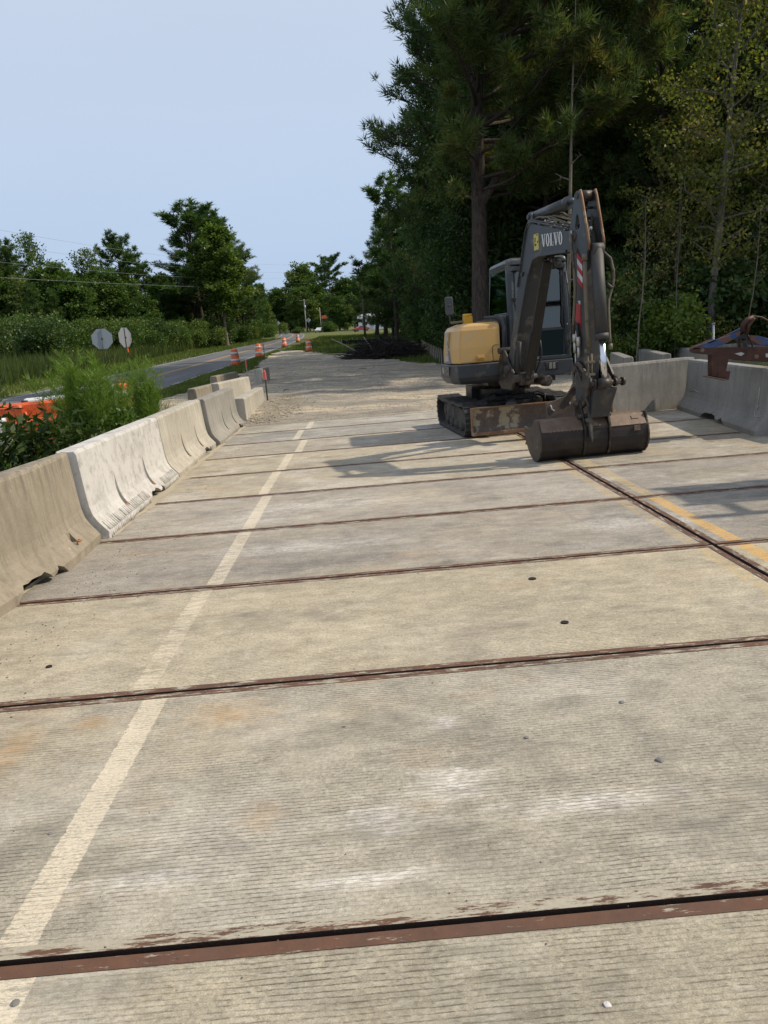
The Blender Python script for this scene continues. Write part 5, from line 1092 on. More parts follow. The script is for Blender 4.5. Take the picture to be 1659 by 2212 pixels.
def car(label, px, py, Y, rz, col):
    c_ = onY(px, py, Y); t = thing('parked_car', label, 'car', (c_.x, Y, land(c_.x, Y)), rz)
    sidep = [(-2.1, .35), (-2.15, .75), (-1.9, .92), (-1.0, 1.0), (-.5, 1.42), (.9, 1.45), (1.5, 1.02), (2.05, .9), (2.15, .6), (2.1, .32)]
    b = MB(); b.prism([(x_, -.85, z) for x_, z in sidep], (0, 1.7, 0)); b.build('car_body', simple('car_paint', col, .3, 0, .03), t, .06)
    for y_ in (-.86, .86): b = MB(); b.prism([(-.85, y_-.005, 1.0), (-.48, y_-.005, 1.36), (.85, y_-.005, 1.38), (1.3, y_-.005, 1.02)], (0, .01, 0)); b.build('side_window', M_win, t)
    for x_ in (-1.35, 1.3):
        for y_ in (-.8, .8): b = MB(); b.cyl((x_, y_-.1, .33), (x_, y_+.1, .33), .33, n=18); b.build('wheel', M_rubber, t)
car('small red car parked before the far white shed', 779, 701, 205, .4, (.22, .03, .03)); car('small white car far off beside the thin pole', 690, 702, 236, 1.2, (.6, .6, .62))

# ------------------------------------------------------------------ stakes, silt fence, brush pile
M_pink = simple('pink_ribbon', (.62, .12, .12), .6); M_stk2 = simple('stake_wood', (.40, .33, .24), .9); M_black = simple('black_fabric', (.012, .013, .016), .7)
def stake(label, x, y, h, top='pink', mat=None):
    t = thing('survey_stake', label, 'stake', (x, y, land(x, y)+.03), rs.uniform(0, 3), 'ribboned survey stakes')
    b = MB(); b.box((0, 0, h/2-.1), (.04, .03, h+.2)); b.build('stake_shaft', mat or M_post, t)
    b = MB(); b.prism([(-.03, -.025, h-.22), (.05, -.03, h-.20), (.06, -.02, h-.02), (.0, -.02, h+.08), (-.03, -.025, h)], (0, .05, 0)); b.build('ribbon', M_pink if top == 'pink' else M_white, t); return t
p = spot(575, 868); stake('dark stake with pink ribbon at the end of the buried barrier', p.x+.05, p.y, .85)
p = spot(533, 832); stake('short stake with pink ribbon beside the barrier seen end on', p.x-.25, 33.5, .8, 'pink', M_stk2)
p = spot(572, 773.5); stake('black stake with a pale ribbon beside the second drum', p.x, p.y, 1.0, 'pink')
def silt_fence(label, pts, h, nst):
    pts = [Vector((x, y, land(x, y)+.02)) for x, y in pts]; t = thing('silt_fence', label, 'silt fence', pts[0]); o = pts[0]; b = MB(); n = 30; rr_ = random.Random(2); P2 = []
    def at(u): u *= len(pts)-1; i = min(int(u), len(pts)-2); return pts[i].lerp(pts[i+1], u-i)
    for i in range(n+1): p = at(i/n)-o; P2.append((p, h*(rr_.uniform(.72, 1))))
    vs = []; 
    for p, hh in P2: vs += [p, p+Vector((0, 0, hh)), p+Vector((.02, 0, hh)), p+Vector((.02, 0, 0))]
    fs = [(4*i+k, 4*i+(k+1) % 4, 4*i+4+(k+1) % 4, 4*i+4+k) for i in range(n) for k in range(4)]
    b.add(vs, fs); b.build('fence_fabric', M_black, t)
    for i in range(nst): p = at(i/(nst-1))-o; b = MB(); b.box((p.x-.04, p.y, p.z+h*.6), (.045, .045, h*1.25)); b.build('fence_stake', M_stk2, t, .004)
silt_fence('black silt fence with wooden stakes running beside the right forest', [(4.6, 34), (4.1, 39), (4.4, 50), (4.9, 62), (5.2, 78)], .62, 34)
silt_fence('short black silt fence across the grass behind the brush pile', [(-1.6, 81), (1.2, 82.5), (3.5, 80)], .55, 8)
rr_ = random.Random(4); b = MB()
for i in range(1500):
    a = rr_.uniform(0, 6.28); q = rr_.random()**.5; x, y = 1.9*q*math.cos(a), 1.5*q*math.sin(a); z = rr_.random()*1.45*(1-q*q*.75); L = rr_.uniform(.4, 1.3); d = Vector((rr_.gauss(0, 1), rr_.gauss(0, .8), rr_.gauss(0, .45))).normalized()
    p = Vector((x, y, z)); pts = [p-d*L/2, p+Vector((rr_.uniform(-.08, .08), rr_.uniform(-.08, .08), rr_.uniform(-.05, .08))), p+d*L/2]; r = rr_.uniform(.008, .028)
    b.tube([q_ if q_.z > 0 else Vector((q_.x, q_.y, .02)) for q_ in pts], [r, r, r*.4], 4)
o = b.build('brush_pile', simple('shaded_branches', (.035, .028, .024), .9, 0, .5, 8), None, fix=False); p = spot(828, 776); o.location = (p.x+.1, p.y+1.2, land(p.x, p.y)-.05); o.scale = (1.3, 1.15, 1.0)  # branch colour near black to stand for the heap's shade
tag(o, 'dark heap of cut branches at the edge of the gravel', 'brush pile', None, 'stuff')
for (L, a, el, x, y) in ((2.2, 2.7, .5, -1.4, -.6), (1.6, 3.3, .1, -1.9, -.8), (1.4, 2.2, .8, -.6, -1.0)):
    b = MB(); d = Vector((math.cos(a)*math.cos(el), math.sin(a)*.4, math.sin(el))); b.tube([(0, 0, 0), d*L*.5+Vector((0, 0, .05)), d*L], [.035, .03, .015], 6); q = b.build('cut_branch', M_wood); q.location = (o.location.x+x, o.location.y+y, o.location.z+.45)
    tag(q, 'pale bare branch sticking out of the dark brush pile', 'branch', 'pale branches on the brush pile')

# ------------------------------------------------------------------ rusty trailer tongue over the right barrier
R0 = thing('trailer_tongue', 'rusty steel trailer tongue with peeling blue paint and jack leg over the right barrier', 'trailer', (5.2, 11.0, 0))
TY = 10.9
def tp_(x, y, Y=TY): return onY(1469+x/7.541/1.0*1.0 if False else (1700+x/7.541)/1.1573, (760+y/7.541)/1.1573, Y)
def rb(mb, name, mat, bevel=0, parent=None): return mb.build(name, mat, parent or R0, bevel, world=(parent is None))
M_bluerust = rusty_steel('peeling_blue_paint', (.020, .055, .16), (.07, .10, .20), (.15, .065, .04), .45, 4)
b = MB(); b.prism([tp_(200, 850), tp_(260, 815), tp_(900, 815), tp_(1900, 800), tp_(1900, 1110), tp_(1050, 1060), tp_(600, 965), tp_(240, 925), tp_(200, 890)], (.02, .09, 0)); rb(b, 'lower_beam', M_rust, .008)
b = MB(); b.prism([tp_(205, 850), tp_(250, 800), tp_(1150, 520), tp_(1230, 520), tp_(1190, 560), tp_(880, 740), tp_(660, 820), tp_(260, 855)], (.01, .03, 0)); rb(b, 'upper_beam', M_bluerust, .005)
b = MB(); b.prism([tp_(260, 840), tp_(480, 745), tp_(500, 750), tp_(300, 845)], (.02, .25, 0)); b.prism([tp_(480, 738), tp_(660, 668), tp_(730, 672), tp_(560, 745)], (.03, .25, 0)); rb(b, 'top_plate', M_rust, .004)
b = MB(); b.prism([tp_(700, 668, TY+.25), tp_(1180, 430, TY+.25), tp_(1200, 480, TY+.25), tp_(760, 680, TY+.25)], (.01, .04, 0)); rb(b, 'rear_rail', M_bluerust, .004)
b = MB(); b.prism([tp_(595, 960), tp_(695, 965), tp_(705, 1375), tp_(600, 1365)], (.0, .13, 0)); b.prism([tp_(690, 965), tp_(930, 1020), tp_(870, 1260), tp_(960, 1265), tp_(935, 1400), tp_(705, 1390)], (.0, .11, 0)); rb(b, 'jack_leg', M_rust, .006)
b = MB(); c0 = tp_(680, 1385); b.prism([tp_(420, 1345, TY-.12), tp_(850, 1425, TY-.12), tp_(930, 1405, TY+.2), tp_(560, 1350, TY+.2)], (0, 0, -.014)); rb(b, 'foot_plate', M_rust, .003)
b = MB(); b.tube([tp_(1180, 520), tp_(1190, 380), tp_(1260, 300), tp_(1380, 250)], .035, 8); b.tube([tp_(1260, 560), tp_(1290, 400), tp_(1370, 300), tp_(1390, 255)], .03, 8); b.tube([tp_(1200, 340), tp_(1270, 265), tp_(1400, 230), tp_(1540, 250), tp_(1650, 310), tp_(1800, 420)], .012, 8); b.tube([tp_(1230, 500), tp_(1320, 650), tp_(1365, 800)], .010, 8); rb(b, 'bent_handle', M_rust)
b = MB(); b.cyl(tp_(1200, 600), tp_(1200, 600)+Vector((0, .12, 0)), .07, n=14); b.prism([tp_(1120, 640), tp_(1300, 650), tp_(1280, 820), tp_(1150, 820)], (0, .1, 0)); rb(b, 'coupler', M_grease, .01)
b = MB(); b.prism([tp_(1330, 590), tp_(1500, 600), tp_(1900, 720), tp_(1900, 800), tp_(1500, 770), tp_(1330, 680)], (0, .4, 0)); rb(b, 'deck_corner', M_bluerust, .006)
b = MB(); b.prism([tp_(1030, 935, TY-.004), tp_(1160, 908, TY-.004), tp_(1220, 935, TY-.004), tp_(1150, 980, TY-.004)], (0, .003, 0)); b.prism([tp_(1615, 935, TY-.004), tp_(1760, 930, TY-.004), tp_(1760, 1000, TY-.004), tp_(1620, 1005, TY-.004)], (0, .003, 0)); rb(b, 'bare_patch', M_chalk)
b = MB(); b.cyl(tp_(420, 870, TY-.01), tp_(420, 870, TY+.02), .03, n=12); rb(b, 'beam_bolt', M_bladeedge)
b = MB(); b.cyl(tp_(1440, 990, TY-.01), tp_(1440, 990, TY+.02), .03, n=12); rb(b, 'beam_bolt', M_bladeedge)
# the trailer body behind, out of the frame to the right
b = MB(); b.box((8.6, 10.9, 1.02), (4.6, 1.9, .14)); rb(b, 'trailer_deck', M_rust, .01)
for x_ in (7.3, 8.4):
    for y_ in (9.85, 11.95):
        b = MB(); b.cyl((x_, y_-.12, .42), (x_, y_+.12, .42), .42, n=24); rb(b, 'wheel', M_rubber)
pp = onY(1469+25+.0, 640, 24.0); b = MB(); q0 = onY((1700+640/7.541)/1.1573, (760+670/7.541)/1.1573, 24); q1 = onY((1700+628/7.541)/1.1573, (760+375/7.541)/1.1573, 24)
b.cyl((0, 0, -1.4), q1-q0, .04, n=8); b.cyl(q1-q0, q1-q0+Vector((0, 0, .03)), .06, n=8); o = b.build('steel_post', M_alu); o.location = q0; tag(o, 'thin grey steel post standing behind the trailer tongue', 'post')
# unseen boxes and bar, added to cast the shade across the right lane
t = thing('shade_blocker', 'added unseen shade-casting rack with a long bar, right of the frame', 'blocker', (6.4, 7.2, 0))
for x_ in (-.3, .6):
    for y_ in (-.3, .5): b = MB(); b.box((x_, y_, 1.6), (.09, .09, 3.2)); b.build('upright', M_rust, t, .004)
b = MB(); b.box((.15, .1, 3.0), (1.1, .85, .12)); b.box((.15, .1, 2.2), (1.1, .85, .10)); b.box((.15, .1, 2.62), (1.0, .75, .7)); b.build('shade_block', M_rust, t, .01)
b = MB(); b.box((.15, -.78, 2.95), (1.6, .12, .12)); b.box((-.2, -.5, 2.95), (.08, .6, .08)); b.build('long_bar', M_rust, t, .004)
# ------------------------------------------------------------------ vegetation
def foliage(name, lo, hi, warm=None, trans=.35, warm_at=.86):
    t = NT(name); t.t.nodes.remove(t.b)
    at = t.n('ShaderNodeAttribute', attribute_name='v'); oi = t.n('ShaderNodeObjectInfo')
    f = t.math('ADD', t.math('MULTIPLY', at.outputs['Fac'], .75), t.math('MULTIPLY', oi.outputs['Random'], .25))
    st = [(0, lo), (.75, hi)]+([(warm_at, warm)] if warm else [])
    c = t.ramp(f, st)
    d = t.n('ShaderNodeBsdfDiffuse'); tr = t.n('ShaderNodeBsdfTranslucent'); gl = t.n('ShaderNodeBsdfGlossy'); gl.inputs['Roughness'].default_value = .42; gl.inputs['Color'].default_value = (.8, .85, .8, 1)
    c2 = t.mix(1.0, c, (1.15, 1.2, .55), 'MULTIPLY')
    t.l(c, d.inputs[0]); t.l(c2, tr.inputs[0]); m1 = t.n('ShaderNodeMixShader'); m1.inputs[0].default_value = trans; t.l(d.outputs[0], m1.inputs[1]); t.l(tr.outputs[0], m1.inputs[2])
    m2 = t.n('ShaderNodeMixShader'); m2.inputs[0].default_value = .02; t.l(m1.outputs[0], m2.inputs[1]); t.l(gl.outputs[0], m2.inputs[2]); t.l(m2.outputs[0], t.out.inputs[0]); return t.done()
def bark(name, a, b_, sc=6):
    t = NT(name); v = t.co('Object', (1, 1, .22)); n = t.noise(v, sc*2.5, 6, .75); c = t.mix(t.ramp(n, [(.35, 0), (.65, 1)]), a, b_); t.base(c); t.rough(.95); t.b.inputs['Specular IOR Level'].default_value = .1; t.bump(n, 1.0, .04); return t.done()
B_pine = bark('pine_bark', (.030, .025, .022), (.095, .075, .062)); B_grey = bark('grey_bark', (.09, .085, .075), (.22, .205, .18)); B_pale = bark('pale_dead_bark', (.10, .088, .07), (.24, .21, .17)); B_dark = bark('dark_bark', (.03, .026, .022), (.075, .065, .055))
F_pine = foliage('pine_needles', (0.031, 0.062, 0.022), (0.090, 0.143, 0.044), (0.178, 0.163, 0.054), .30, .93)
F_pineol = foliage('pine_needles_olive', (0.036, 0.064, 0.020), (0.100, 0.140, 0.042), (0.217, 0.174, 0.058), .40, .90)
F_pineL = foliage('pine_needles_fresh_hazy', (0.027, 0.060, 0.015), (0.081, 0.144, 0.033), None, .30)  # needle colour lifted to stand for haze over the left trees
F_dark = foliage('dark_leaves', (0.024, 0.049, 0.016), (0.073, 0.125, 0.034), (0.157, 0.174, 0.052), .30, .95)
F_mid = foliage('mid_leaves', (0.026, 0.060, 0.012), (0.082, 0.142, 0.026), (0.180, 0.192, 0.048), .38, .93)  # also lightened in place of haze along the left treeline
F_yel = foliage('yellowing_leaves', (0.082, 0.112, 0.023), (0.209, 0.224, 0.052), (0.403, 0.299, 0.105), .45, .82)
F_lime = foliage('lime_leaves', (.045, .085, .012), (.12, .18, .03), (.19, .22, .05), .42, .93)
F_red = foliage('bronze_leaves', (.018, .035, .010), (.055, .085, .020), (.14, .05, .02), .3, .84)
F_fen = foliage('fennel_fronds', (0.066, 0.120, 0.018), (0.156, 0.252, 0.042), None, .45)
F_grass = foliage('grass_blades', (.045, .078, .016), (.12, .16, .036), (.27, .24, .10), .35, .88)
F_weed = foliage('tall_weeds', (.030, .052, .014), (.088, .118, .034), (.22, .20, .09), .35, .90)

def unit(a): return a/np.maximum(np.linalg.norm(a, axis=1, keepdims=True), 1e-9)
def cloud_mesh(name, c, d, L, Wd, v, mat, rng, tri=False):
    """c,d (N,3); L,Wd,v (N,)"""
    N = len(c); d = unit(d); r_ = unit(rng.normal(size=(N, 3))); p = unit(np.cross(d, r_)); L = L[:, None]; Wd = Wd[:, None]
    if tri: V = np.stack([c-p*Wd/2, c+p*Wd/2, c+d*L], 1); k = 3
    else:
        n_ = np.cross(d, p); V = np.stack([c, c+d*L*.45+p*Wd/2+n_*L*.06, c+d*L, c+d*L*.45-p*Wd/2+n_*L*.06], 1); k = 4
    me = bpy.data.meshes.new(name); me.vertices.add(N*k); me.vertices.foreach_set('co', V.reshape(-1).astype(np.float32)); me.loops.add(N*k); me.loops.foreach_set('vertex_index', np.arange(N*k, dtype=np.int32))
    me.polygons.add(N); me.polygons.foreach_set('loop_start', np.arange(0, N*k, k, dtype=np.int32)); me.update(calc_edges=True)
    a = me.attributes.new('v', 'FLOAT', 'FACE'); a.data.foreach_set('value', np.clip(v, 0, 1).astype(np.float32)); me.materials.append(mat); return me
def curve_pts(p, d, L, n, rr, up=0., wob=.12):
    pts = [Vector(p)]; d = Vector(d).normalized()
    for i in range(n):
        d = (d+Vector((rr.gauss(0, wob), rr.gauss(0, wob), rr.gauss(0, wob)+up))).normalized(); pts.append(pts[-1]+d*(L/n))
    return pts
class Tree: pass
def finish(T_, name, barkm, folm, rng, tri, Ln, Wn, per, spreadr, vjit=.18, dirblend=.8):
    """T_.tufts: list of (pos, axis, v, size)"""
    tf = T_.tufts; P0 = np.array([t_[0] for t_ in tf]); A = unit(np.array([t_[1] for t_ in tf])+1e-6); v = np.array([t_[2] for t_ in tf]); s = np.array([t_[3] for t_ in tf])
    P0 = np.repeat(P0, per, 0); A = np.repeat(A, per, 0); v = np.repeat(v, per); s = np.repeat(s, per); N = len(P0)
    r_ = rng.normal(size=(N, 3)); 
    if tri: c = P0+r_*spreadr*.35*s[:, None]; d = unit(r_)+A*dirblend
    else: c = P0+unit(r_)*(rng.random((N, 1))**.45)*spreadr*s[:, None]*np.array([1, 1, .7]); d = unit(rng.normal(size=(N, 3)))*1.0+unit(r_)*.6+np.array([0, 0, -.25])
    L = Ln*rng.uniform(.6, 1.25, N); W_ = Wn*rng.uniform(.7, 1.3, N); v = v+rng.normal(0, vjit, N)
    cm = cloud_mesh(name+'_crown', c, d, L, W_, v, folm, rng, tri)
    tm_ = MB(); tm_.v, tm_.f, tm_.sm = T_.mb.v, T_.mb.f, T_.mb.sm
    me = bpy.data.meshes.new(name+'_trunk'); me.from_pydata(tm_.v, [], tm_.f); me.polygons.foreach_set('use_smooth', tm_.sm); me.materials.append(barkm)
    return me, cm
def gen_pine(name, seed, H, lo, R, nb, per=24, Ln=.26, Wn=.03, barkm=None, folm=None, sub=5, tuft_step=.32, flat=False, custom=None, r0=.24, shape=None, azf=None):
    rr = random.Random(seed); rng = np.random.default_rng(seed); T_ = Tree(); T_.mb = MB(); T_.tufts = []
    tp = curve_pts((0, 0, -.3), (0, 0, 1), H+.3, 14, rr, .25, .035); rad_ = [r0*(1.25 if i == 0 else 1)*(1-.80*i/14) for i in range(15)]; T_.mb.tube(tp, rad_, 9)
    def on(z): u = max(0, min(.999, (z+.3)/(H+.3)))*14; i = int(u); return tp[i].lerp(tp[i+1], u-i), r0*(1-.80*u/14)
    def limb(p, d, L, r, dens=1., up=.05, vbase=None):
        n = 7; pts = curve_pts(p, d, L, n, rr, up, .10); T_.mb.tube(pts, [r*(1-.8*i/n) for i in range(n+1)], 5)
        vb = rr.uniform(.15, .85) if vbase is None else vbase
        m = max(2, int(sub*L/2.2))
        for k in range(m):
            u = .30+.70*(k+rr.random())/m; i = min(int(u*n), n-1); q = pts[i].lerp(pts[i+1], u*n-i) if u < 1 else pts[-1]
            ax = (pts[i+1]-pts[i]).normalized(); sd_ = ax.cross(Vector((0, 0, 1))); sd_ = sd_.normalized() if sd_.length > 1e-3 else Vector((1, 0, 0))
            dd = (ax*.8+sd_*rr.choice((-1, 1))*rr.uniform(.3, 1.1)+Vector((0, 0, rr.uniform(0, .55)))).normalized(); l2 = L*(.42-.25*u)*rr.uniform(.7, 1.3)+.35
            sp = curve_pts(q, dd, l2, 3, rr, .08, .15); T_.mb.tube(sp, [r*.28, r*.2, r*.12, r*.05], 4)
            c = max(2, int(l2/tuft_step*dens))
            for j in range(c):
                w = .25+.75*(j+rr.random())/c; i2 = min(int(w*3), 2); q2 = sp[i2].lerp(sp[i2+1], w*3-i2); T_.tufts.append((q2, (sp[i2+1]-sp[i2]).normalized()+Vector((0, 0, .5)), vb+rr.gauss(0, .12), rr.uniform(.7, 1.3)))
        for j in range(3): T_.tufts.append((pts[-1]+Vector((rr.gauss(0, .1),)*3), (pts[-1]-pts[-2]).normalized()+Vector((0, 0, .4)), vb, 1.1))
    for i in range(nb):
        u = (i+rr.random())/nb; z = H*(lo+(1-lo)*u**.95); az = i*2.399+rr.uniform(-.5, .5)
        prof = shape(u) if shape else ((math.sin(math.pi*min(1, (u*.86+.16)))**.7)*(1-.25*u))
        L = R*prof*rr.uniform(.65, 1.15)*(azf(az) if azf else 1)+.3; el = -.05+.75*u+rr.uniform(-.15, .2)
        p, r = on(z); limb(p, (math.cos(az)*math.cos(el), math.sin(az)*math.cos(el), math.sin(el)), L, min(.10, .02+L*.014), vbase=None)
    p, r = on(H); 
    for k in range(4): T_.tufts.append((p+Vector((rr.gauss(0, .15), rr.gauss(0, .15), rr.uniform(-.3, .1))), Vector((0, 0, 1)), .6, 1.2))
    # dead stubs below the crown
    for k in range(int(H*.6)):
        z = rr.uniform(.18, lo+.05)*H; p, r = on(z); az = rr.uniform(0, 6.28); sp = curve_pts(p, (math.cos(az), math.sin(az), rr.uniform(-.3, .4)), rr.uniform(.3, 1.3), 3, rr, 0, .2); T_.mb.tube(sp, [.018, .014, .01, .004], 4)
    if custom: custom(T_, limb, on, rr)
    return finish(T_, name, barkm or B_pine, folm or F_pine, rng, True, Ln, Wn, per, .16)
def gen_broad(name, seed, H, lo, R, nl, per=26, Ln=.16, Wn=.09, clr=.62, barkm=None, folm=None, sub=7, dens=1., r0=.16, shape=None, fork=0, wob=.06, vspread=.35):
    rr = random.Random(seed); rng = np.random.default_rng(seed); T_ = Tree(); T_.mb = MB(); T_.tufts = []
    tp = curve_pts((0, 0, -.3), (0, 0, 1), H*.93+.3, 12, rr, .2, wob); T_.mb.tube(tp, [r0*(1.3 if i == 0 else 1)*(1-.88*i/12) for i in range(13)], 8)
    for i in range(nl):
        u = (i+rr.random())/nl; z = H*(lo+(.93-lo)*u); w = (z+.3)/(H*.93+.3)*12; k = min(int(w), 11); p = tp[k].lerp(tp[k+1], w-k); az = i*2.399+rr.uniform(-.6, .6)
        prof = shape(u) if shape else math.sin(math.pi*(.16+.80*u))**.6
        L = R*prof*rr.uniform(.6, 1.12); el = .15+.75*u+rr.uniform(-.2, .2); pts = curve_pts(p, (math.cos(az)*math.cos(el), math.sin(az)*math.cos(el), math.sin(el)), L, 6, rr, .06, .14)
        rb_ = max(.012, r0*.35*(1-.6*u)); T_.mb.tube(pts, [rb_*(1-.85*j/6) for j in range(7)], 5); vb = .5+rr.uniform(-vspread, vspread)
        for j in range(max(2, int(sub*L/R+1))):
            w = .3+.7*rr.random(); k = min(int(w*6), 5); q = pts[k].lerp(pts[k+1], w*6-k); dd = Vector((rr.gauss(0, 1), rr.gauss(0, 1), rr.gauss(.15, .7))).normalized(); l2 = rr.uniform(.4, 1.1)*R*.28+.2
            sp = curve_pts(q, dd, l2, 3, rr, .02, .2); T_.mb.tube(sp, [rb_*.35, rb_*.25, rb_*.15, .003], 4)
            for e in sp[1:]:
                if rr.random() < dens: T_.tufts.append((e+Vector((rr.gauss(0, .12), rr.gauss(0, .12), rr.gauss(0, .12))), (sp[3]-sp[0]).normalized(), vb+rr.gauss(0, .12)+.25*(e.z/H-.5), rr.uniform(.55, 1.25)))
    return finish(T_, name, barkm or B_grey, folm or F_mid, rng, False, Ln, Wn, per, clr)
def gen_bush(name, seed, R, H, n, per, Ln, Wn, folm, barkm=None, stems=9, clr=.3, pointy=0):
    rr = random.Random(seed); rng = np.random.default_rng(seed); T_ = Tree(); T_.mb = MB(); T_.tufts = []
    for i in range(stems):
        az = rr.uniform(0, 6.28); pts = curve_pts((rr.gauss(0, R*.15), rr.gauss(0, R*.15), -.1), (math.cos(az)*.6, math.sin(az)*.6, 1), H*.85, 5, rr, 0, .18); T_.mb.tube(pts, [.025*H*(1-.8*j/5)*.6+.004 for j in range(6)], 5)
    lobes = [(rr.gauss(0, R*.42), rr.gauss(0, R*.42), rr.uniform(.3, .8)*H, rr.uniform(.35, .6)*R, rr.uniform(.1, .9)) for _ in range(9)]+[(0, 0, H*.4, R*.75, .5)]
    for i in range(n):
        lx, ly, lz, lr, lv = rr.choice(lobes); d = Vector((rr.gauss(0, 1), rr.gauss(0, 1), rr.gauss(.2, 1))).normalized(); q = Vector((lx, ly, lz))+d*lr*rr.random()**.4*(1.0 if d.z < 0 else 1.05)
        q.z = max(.05, min(q.z, H*1.1)); T_.tufts.append((q, d, lv*.7+.15+rr.gauss(0, .12), rr.uniform(.6, 1.3)))
    return finish(T_, name, barkm or B_grey, folm, rng, False, Ln, Wn, per, clr)

def place(meshes, name, label, cat, x, y, s=1., rz=None, group=None, z=None, sz=None, upr=True, parts=('trunk', 'crown')):
    t = bpy.data.objects.new(name, None); C.objects.link(t); t.location = (x, y, (ground_z(x, y) if z is None else z)-.05); t.empty_display_size = .3
    R = Matrix.Rotation(rs.uniform(0, 6.28) if rz is None else rz, 4, 'Z')
    if upr: R = Vector((0, 0, 1)).rotation_difference(UP).to_matrix().to_4x4() @ R
    t.rotation_euler = R.to_euler(); t.scale = (s, s, s*(sz or 1)); tag(t, label, cat, group)
    for m, n in zip(meshes, parts):
        o = bpy.data.objects.new(n, m); C.objects.link(o); o.parent = t
    return t
def atpx(px, Y): d = ray(px, 700); return d.x*Y/d.y
def height_for(px, py, Y): p = onY(px, py, Y); return p.z-land(p.x, Y)

def top_of(meshes):
    a = np.empty(len(meshes[1].vertices)*3, np.float32); meshes[1].vertices.foreach_get('co', a); return float(np.percentile(a[2::3], 99.7))
# --- tree stock -------------------------------------------------------------
cone = lambda u: (1-u)**.75*.95+.08
def big_custom(T_, limb, on, rr):
    # great fork low on the trunk, sweeping to the right, then the low left limb
    p, r = on(6.2)
    pts = [p, p+Vector((.55, -.5, 1.0)), p+Vector((1.3, -1.2, 1.7)), p+Vector((2.5, -2.0, 2.3)), p+Vector((3.7, -2.6, 3.1)), p+Vector((4.6, -3.0, 4.3)), p+Vector((5.1, -3.2, 5.4))]
    T_.mb.tube(pts, [.17, .14, .12, .105, .085, .06, .03], 8)
    for q in pts[3:]:
        for k in range(4): limb(q, (rr.uniform(-.6, 1), rr.uniform(-1, .3), rr.uniform(.0, .9)), rr.uniform(1.2, 2.6), .03, vbase=rr.uniform(.4, .95))
PINE_BIG = gen_pine('big_pine', 21, 21, .30, 5.6, 96, per=30, Ln=.32, Wn=.042, sub=9, tuft_step=.28, custom=big_custom, r0=.37, folm=F_pineol, azf=lambda a: .72+.5*math.cos(a+.15)-.12*math.sin(a))
PINE_A = gen_pine('forest_pine', 22, 18, .30, 3.6, 46, per=18, Ln=.34, Wn=.05, sub=6, tuft_step=.42)
PINE_B = gen_pine('forest_pine', 23, 17, .12, 3.2, 60, per=16, Ln=.36, Wn=.06, sub=6, tuft_step=.42, shape=cone)
PINE_UMB = gen_pine('umbrella_pine', 24, 15, .68, 3.0, 26, per=18, Ln=.42, Wn=.085, sub=7, tuft_step=.34, shape=lambda u: .35+.75*u**.5*(1 if u < .9 else .7), folm=F_pineL, r0=.2)
PINE_FAR = gen_pine('tall_pine', 25, 18, .28, 4.0, 50, per=16, Ln=.50, Wn=.10, sub=6, tuft_step=.42, shape=lambda u: (.75+.35*math.sin(u*9))*(1-u)**.35, folm=F_pineL)
PINE_FAR2 = gen_pine('young_pine', 26, 12, .10, 2.6, 42, per=16, Ln=.45, Wn=.10, sub=5, tuft_step=.42, shape=cone, folm=F_pineL)
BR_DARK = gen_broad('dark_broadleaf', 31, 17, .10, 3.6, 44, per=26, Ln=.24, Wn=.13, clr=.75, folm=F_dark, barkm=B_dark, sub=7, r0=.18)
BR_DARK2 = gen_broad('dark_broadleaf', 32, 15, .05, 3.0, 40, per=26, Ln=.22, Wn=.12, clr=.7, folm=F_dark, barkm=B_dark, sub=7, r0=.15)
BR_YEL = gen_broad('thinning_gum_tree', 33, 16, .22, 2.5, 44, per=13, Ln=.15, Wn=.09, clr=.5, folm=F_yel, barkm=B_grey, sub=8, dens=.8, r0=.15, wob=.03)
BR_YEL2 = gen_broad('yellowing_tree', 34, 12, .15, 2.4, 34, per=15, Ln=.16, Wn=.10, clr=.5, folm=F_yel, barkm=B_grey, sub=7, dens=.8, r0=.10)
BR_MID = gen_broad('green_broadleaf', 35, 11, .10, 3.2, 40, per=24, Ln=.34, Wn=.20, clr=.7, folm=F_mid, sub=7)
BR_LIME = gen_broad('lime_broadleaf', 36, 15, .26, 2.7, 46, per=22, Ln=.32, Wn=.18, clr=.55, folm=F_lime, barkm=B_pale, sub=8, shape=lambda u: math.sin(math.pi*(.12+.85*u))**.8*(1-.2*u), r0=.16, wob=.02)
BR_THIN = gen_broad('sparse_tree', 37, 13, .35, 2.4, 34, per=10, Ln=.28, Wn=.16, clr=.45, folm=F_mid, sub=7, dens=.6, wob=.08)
SAPL = gen_broad('bare_sapling', 38, 9, .45, 1.3, 12, per=5, Ln=.14, Wn=.08, clr=.3, folm=F_yel, barkm=B_pale, sub=3, dens=.4, r0=.05, wob=.04)
SNAG = gen_broad('dead_snag', 39, 13, .40, .9, 8, per=1, Ln=.05, Wn=.02, clr=.2, folm=F_yel, barkm=B_pale, sub=1, dens=.2, r0=.10, wob=.025)
BU_MID = gen_bush('thicket_bush', 41, 2.0, 2.6, 620, 30, .15, .09, F_mid, clr=.36)
BU_DARK = gen_bush('thicket_bush', 42, 2.0, 3.0, 420, 22, .18, .11, F_dark, B_dark, clr=.36)
BU_LIME = gen_bush('bright_bush', 43, 1.2, 2.2, 260, 20, .13, .09, F_lime, clr=.28)
BU_YEL = gen_bush('yellow_bush', 44, 1.6, 2.6, 260, 18, .12, .08, F_yel, clr=.32)

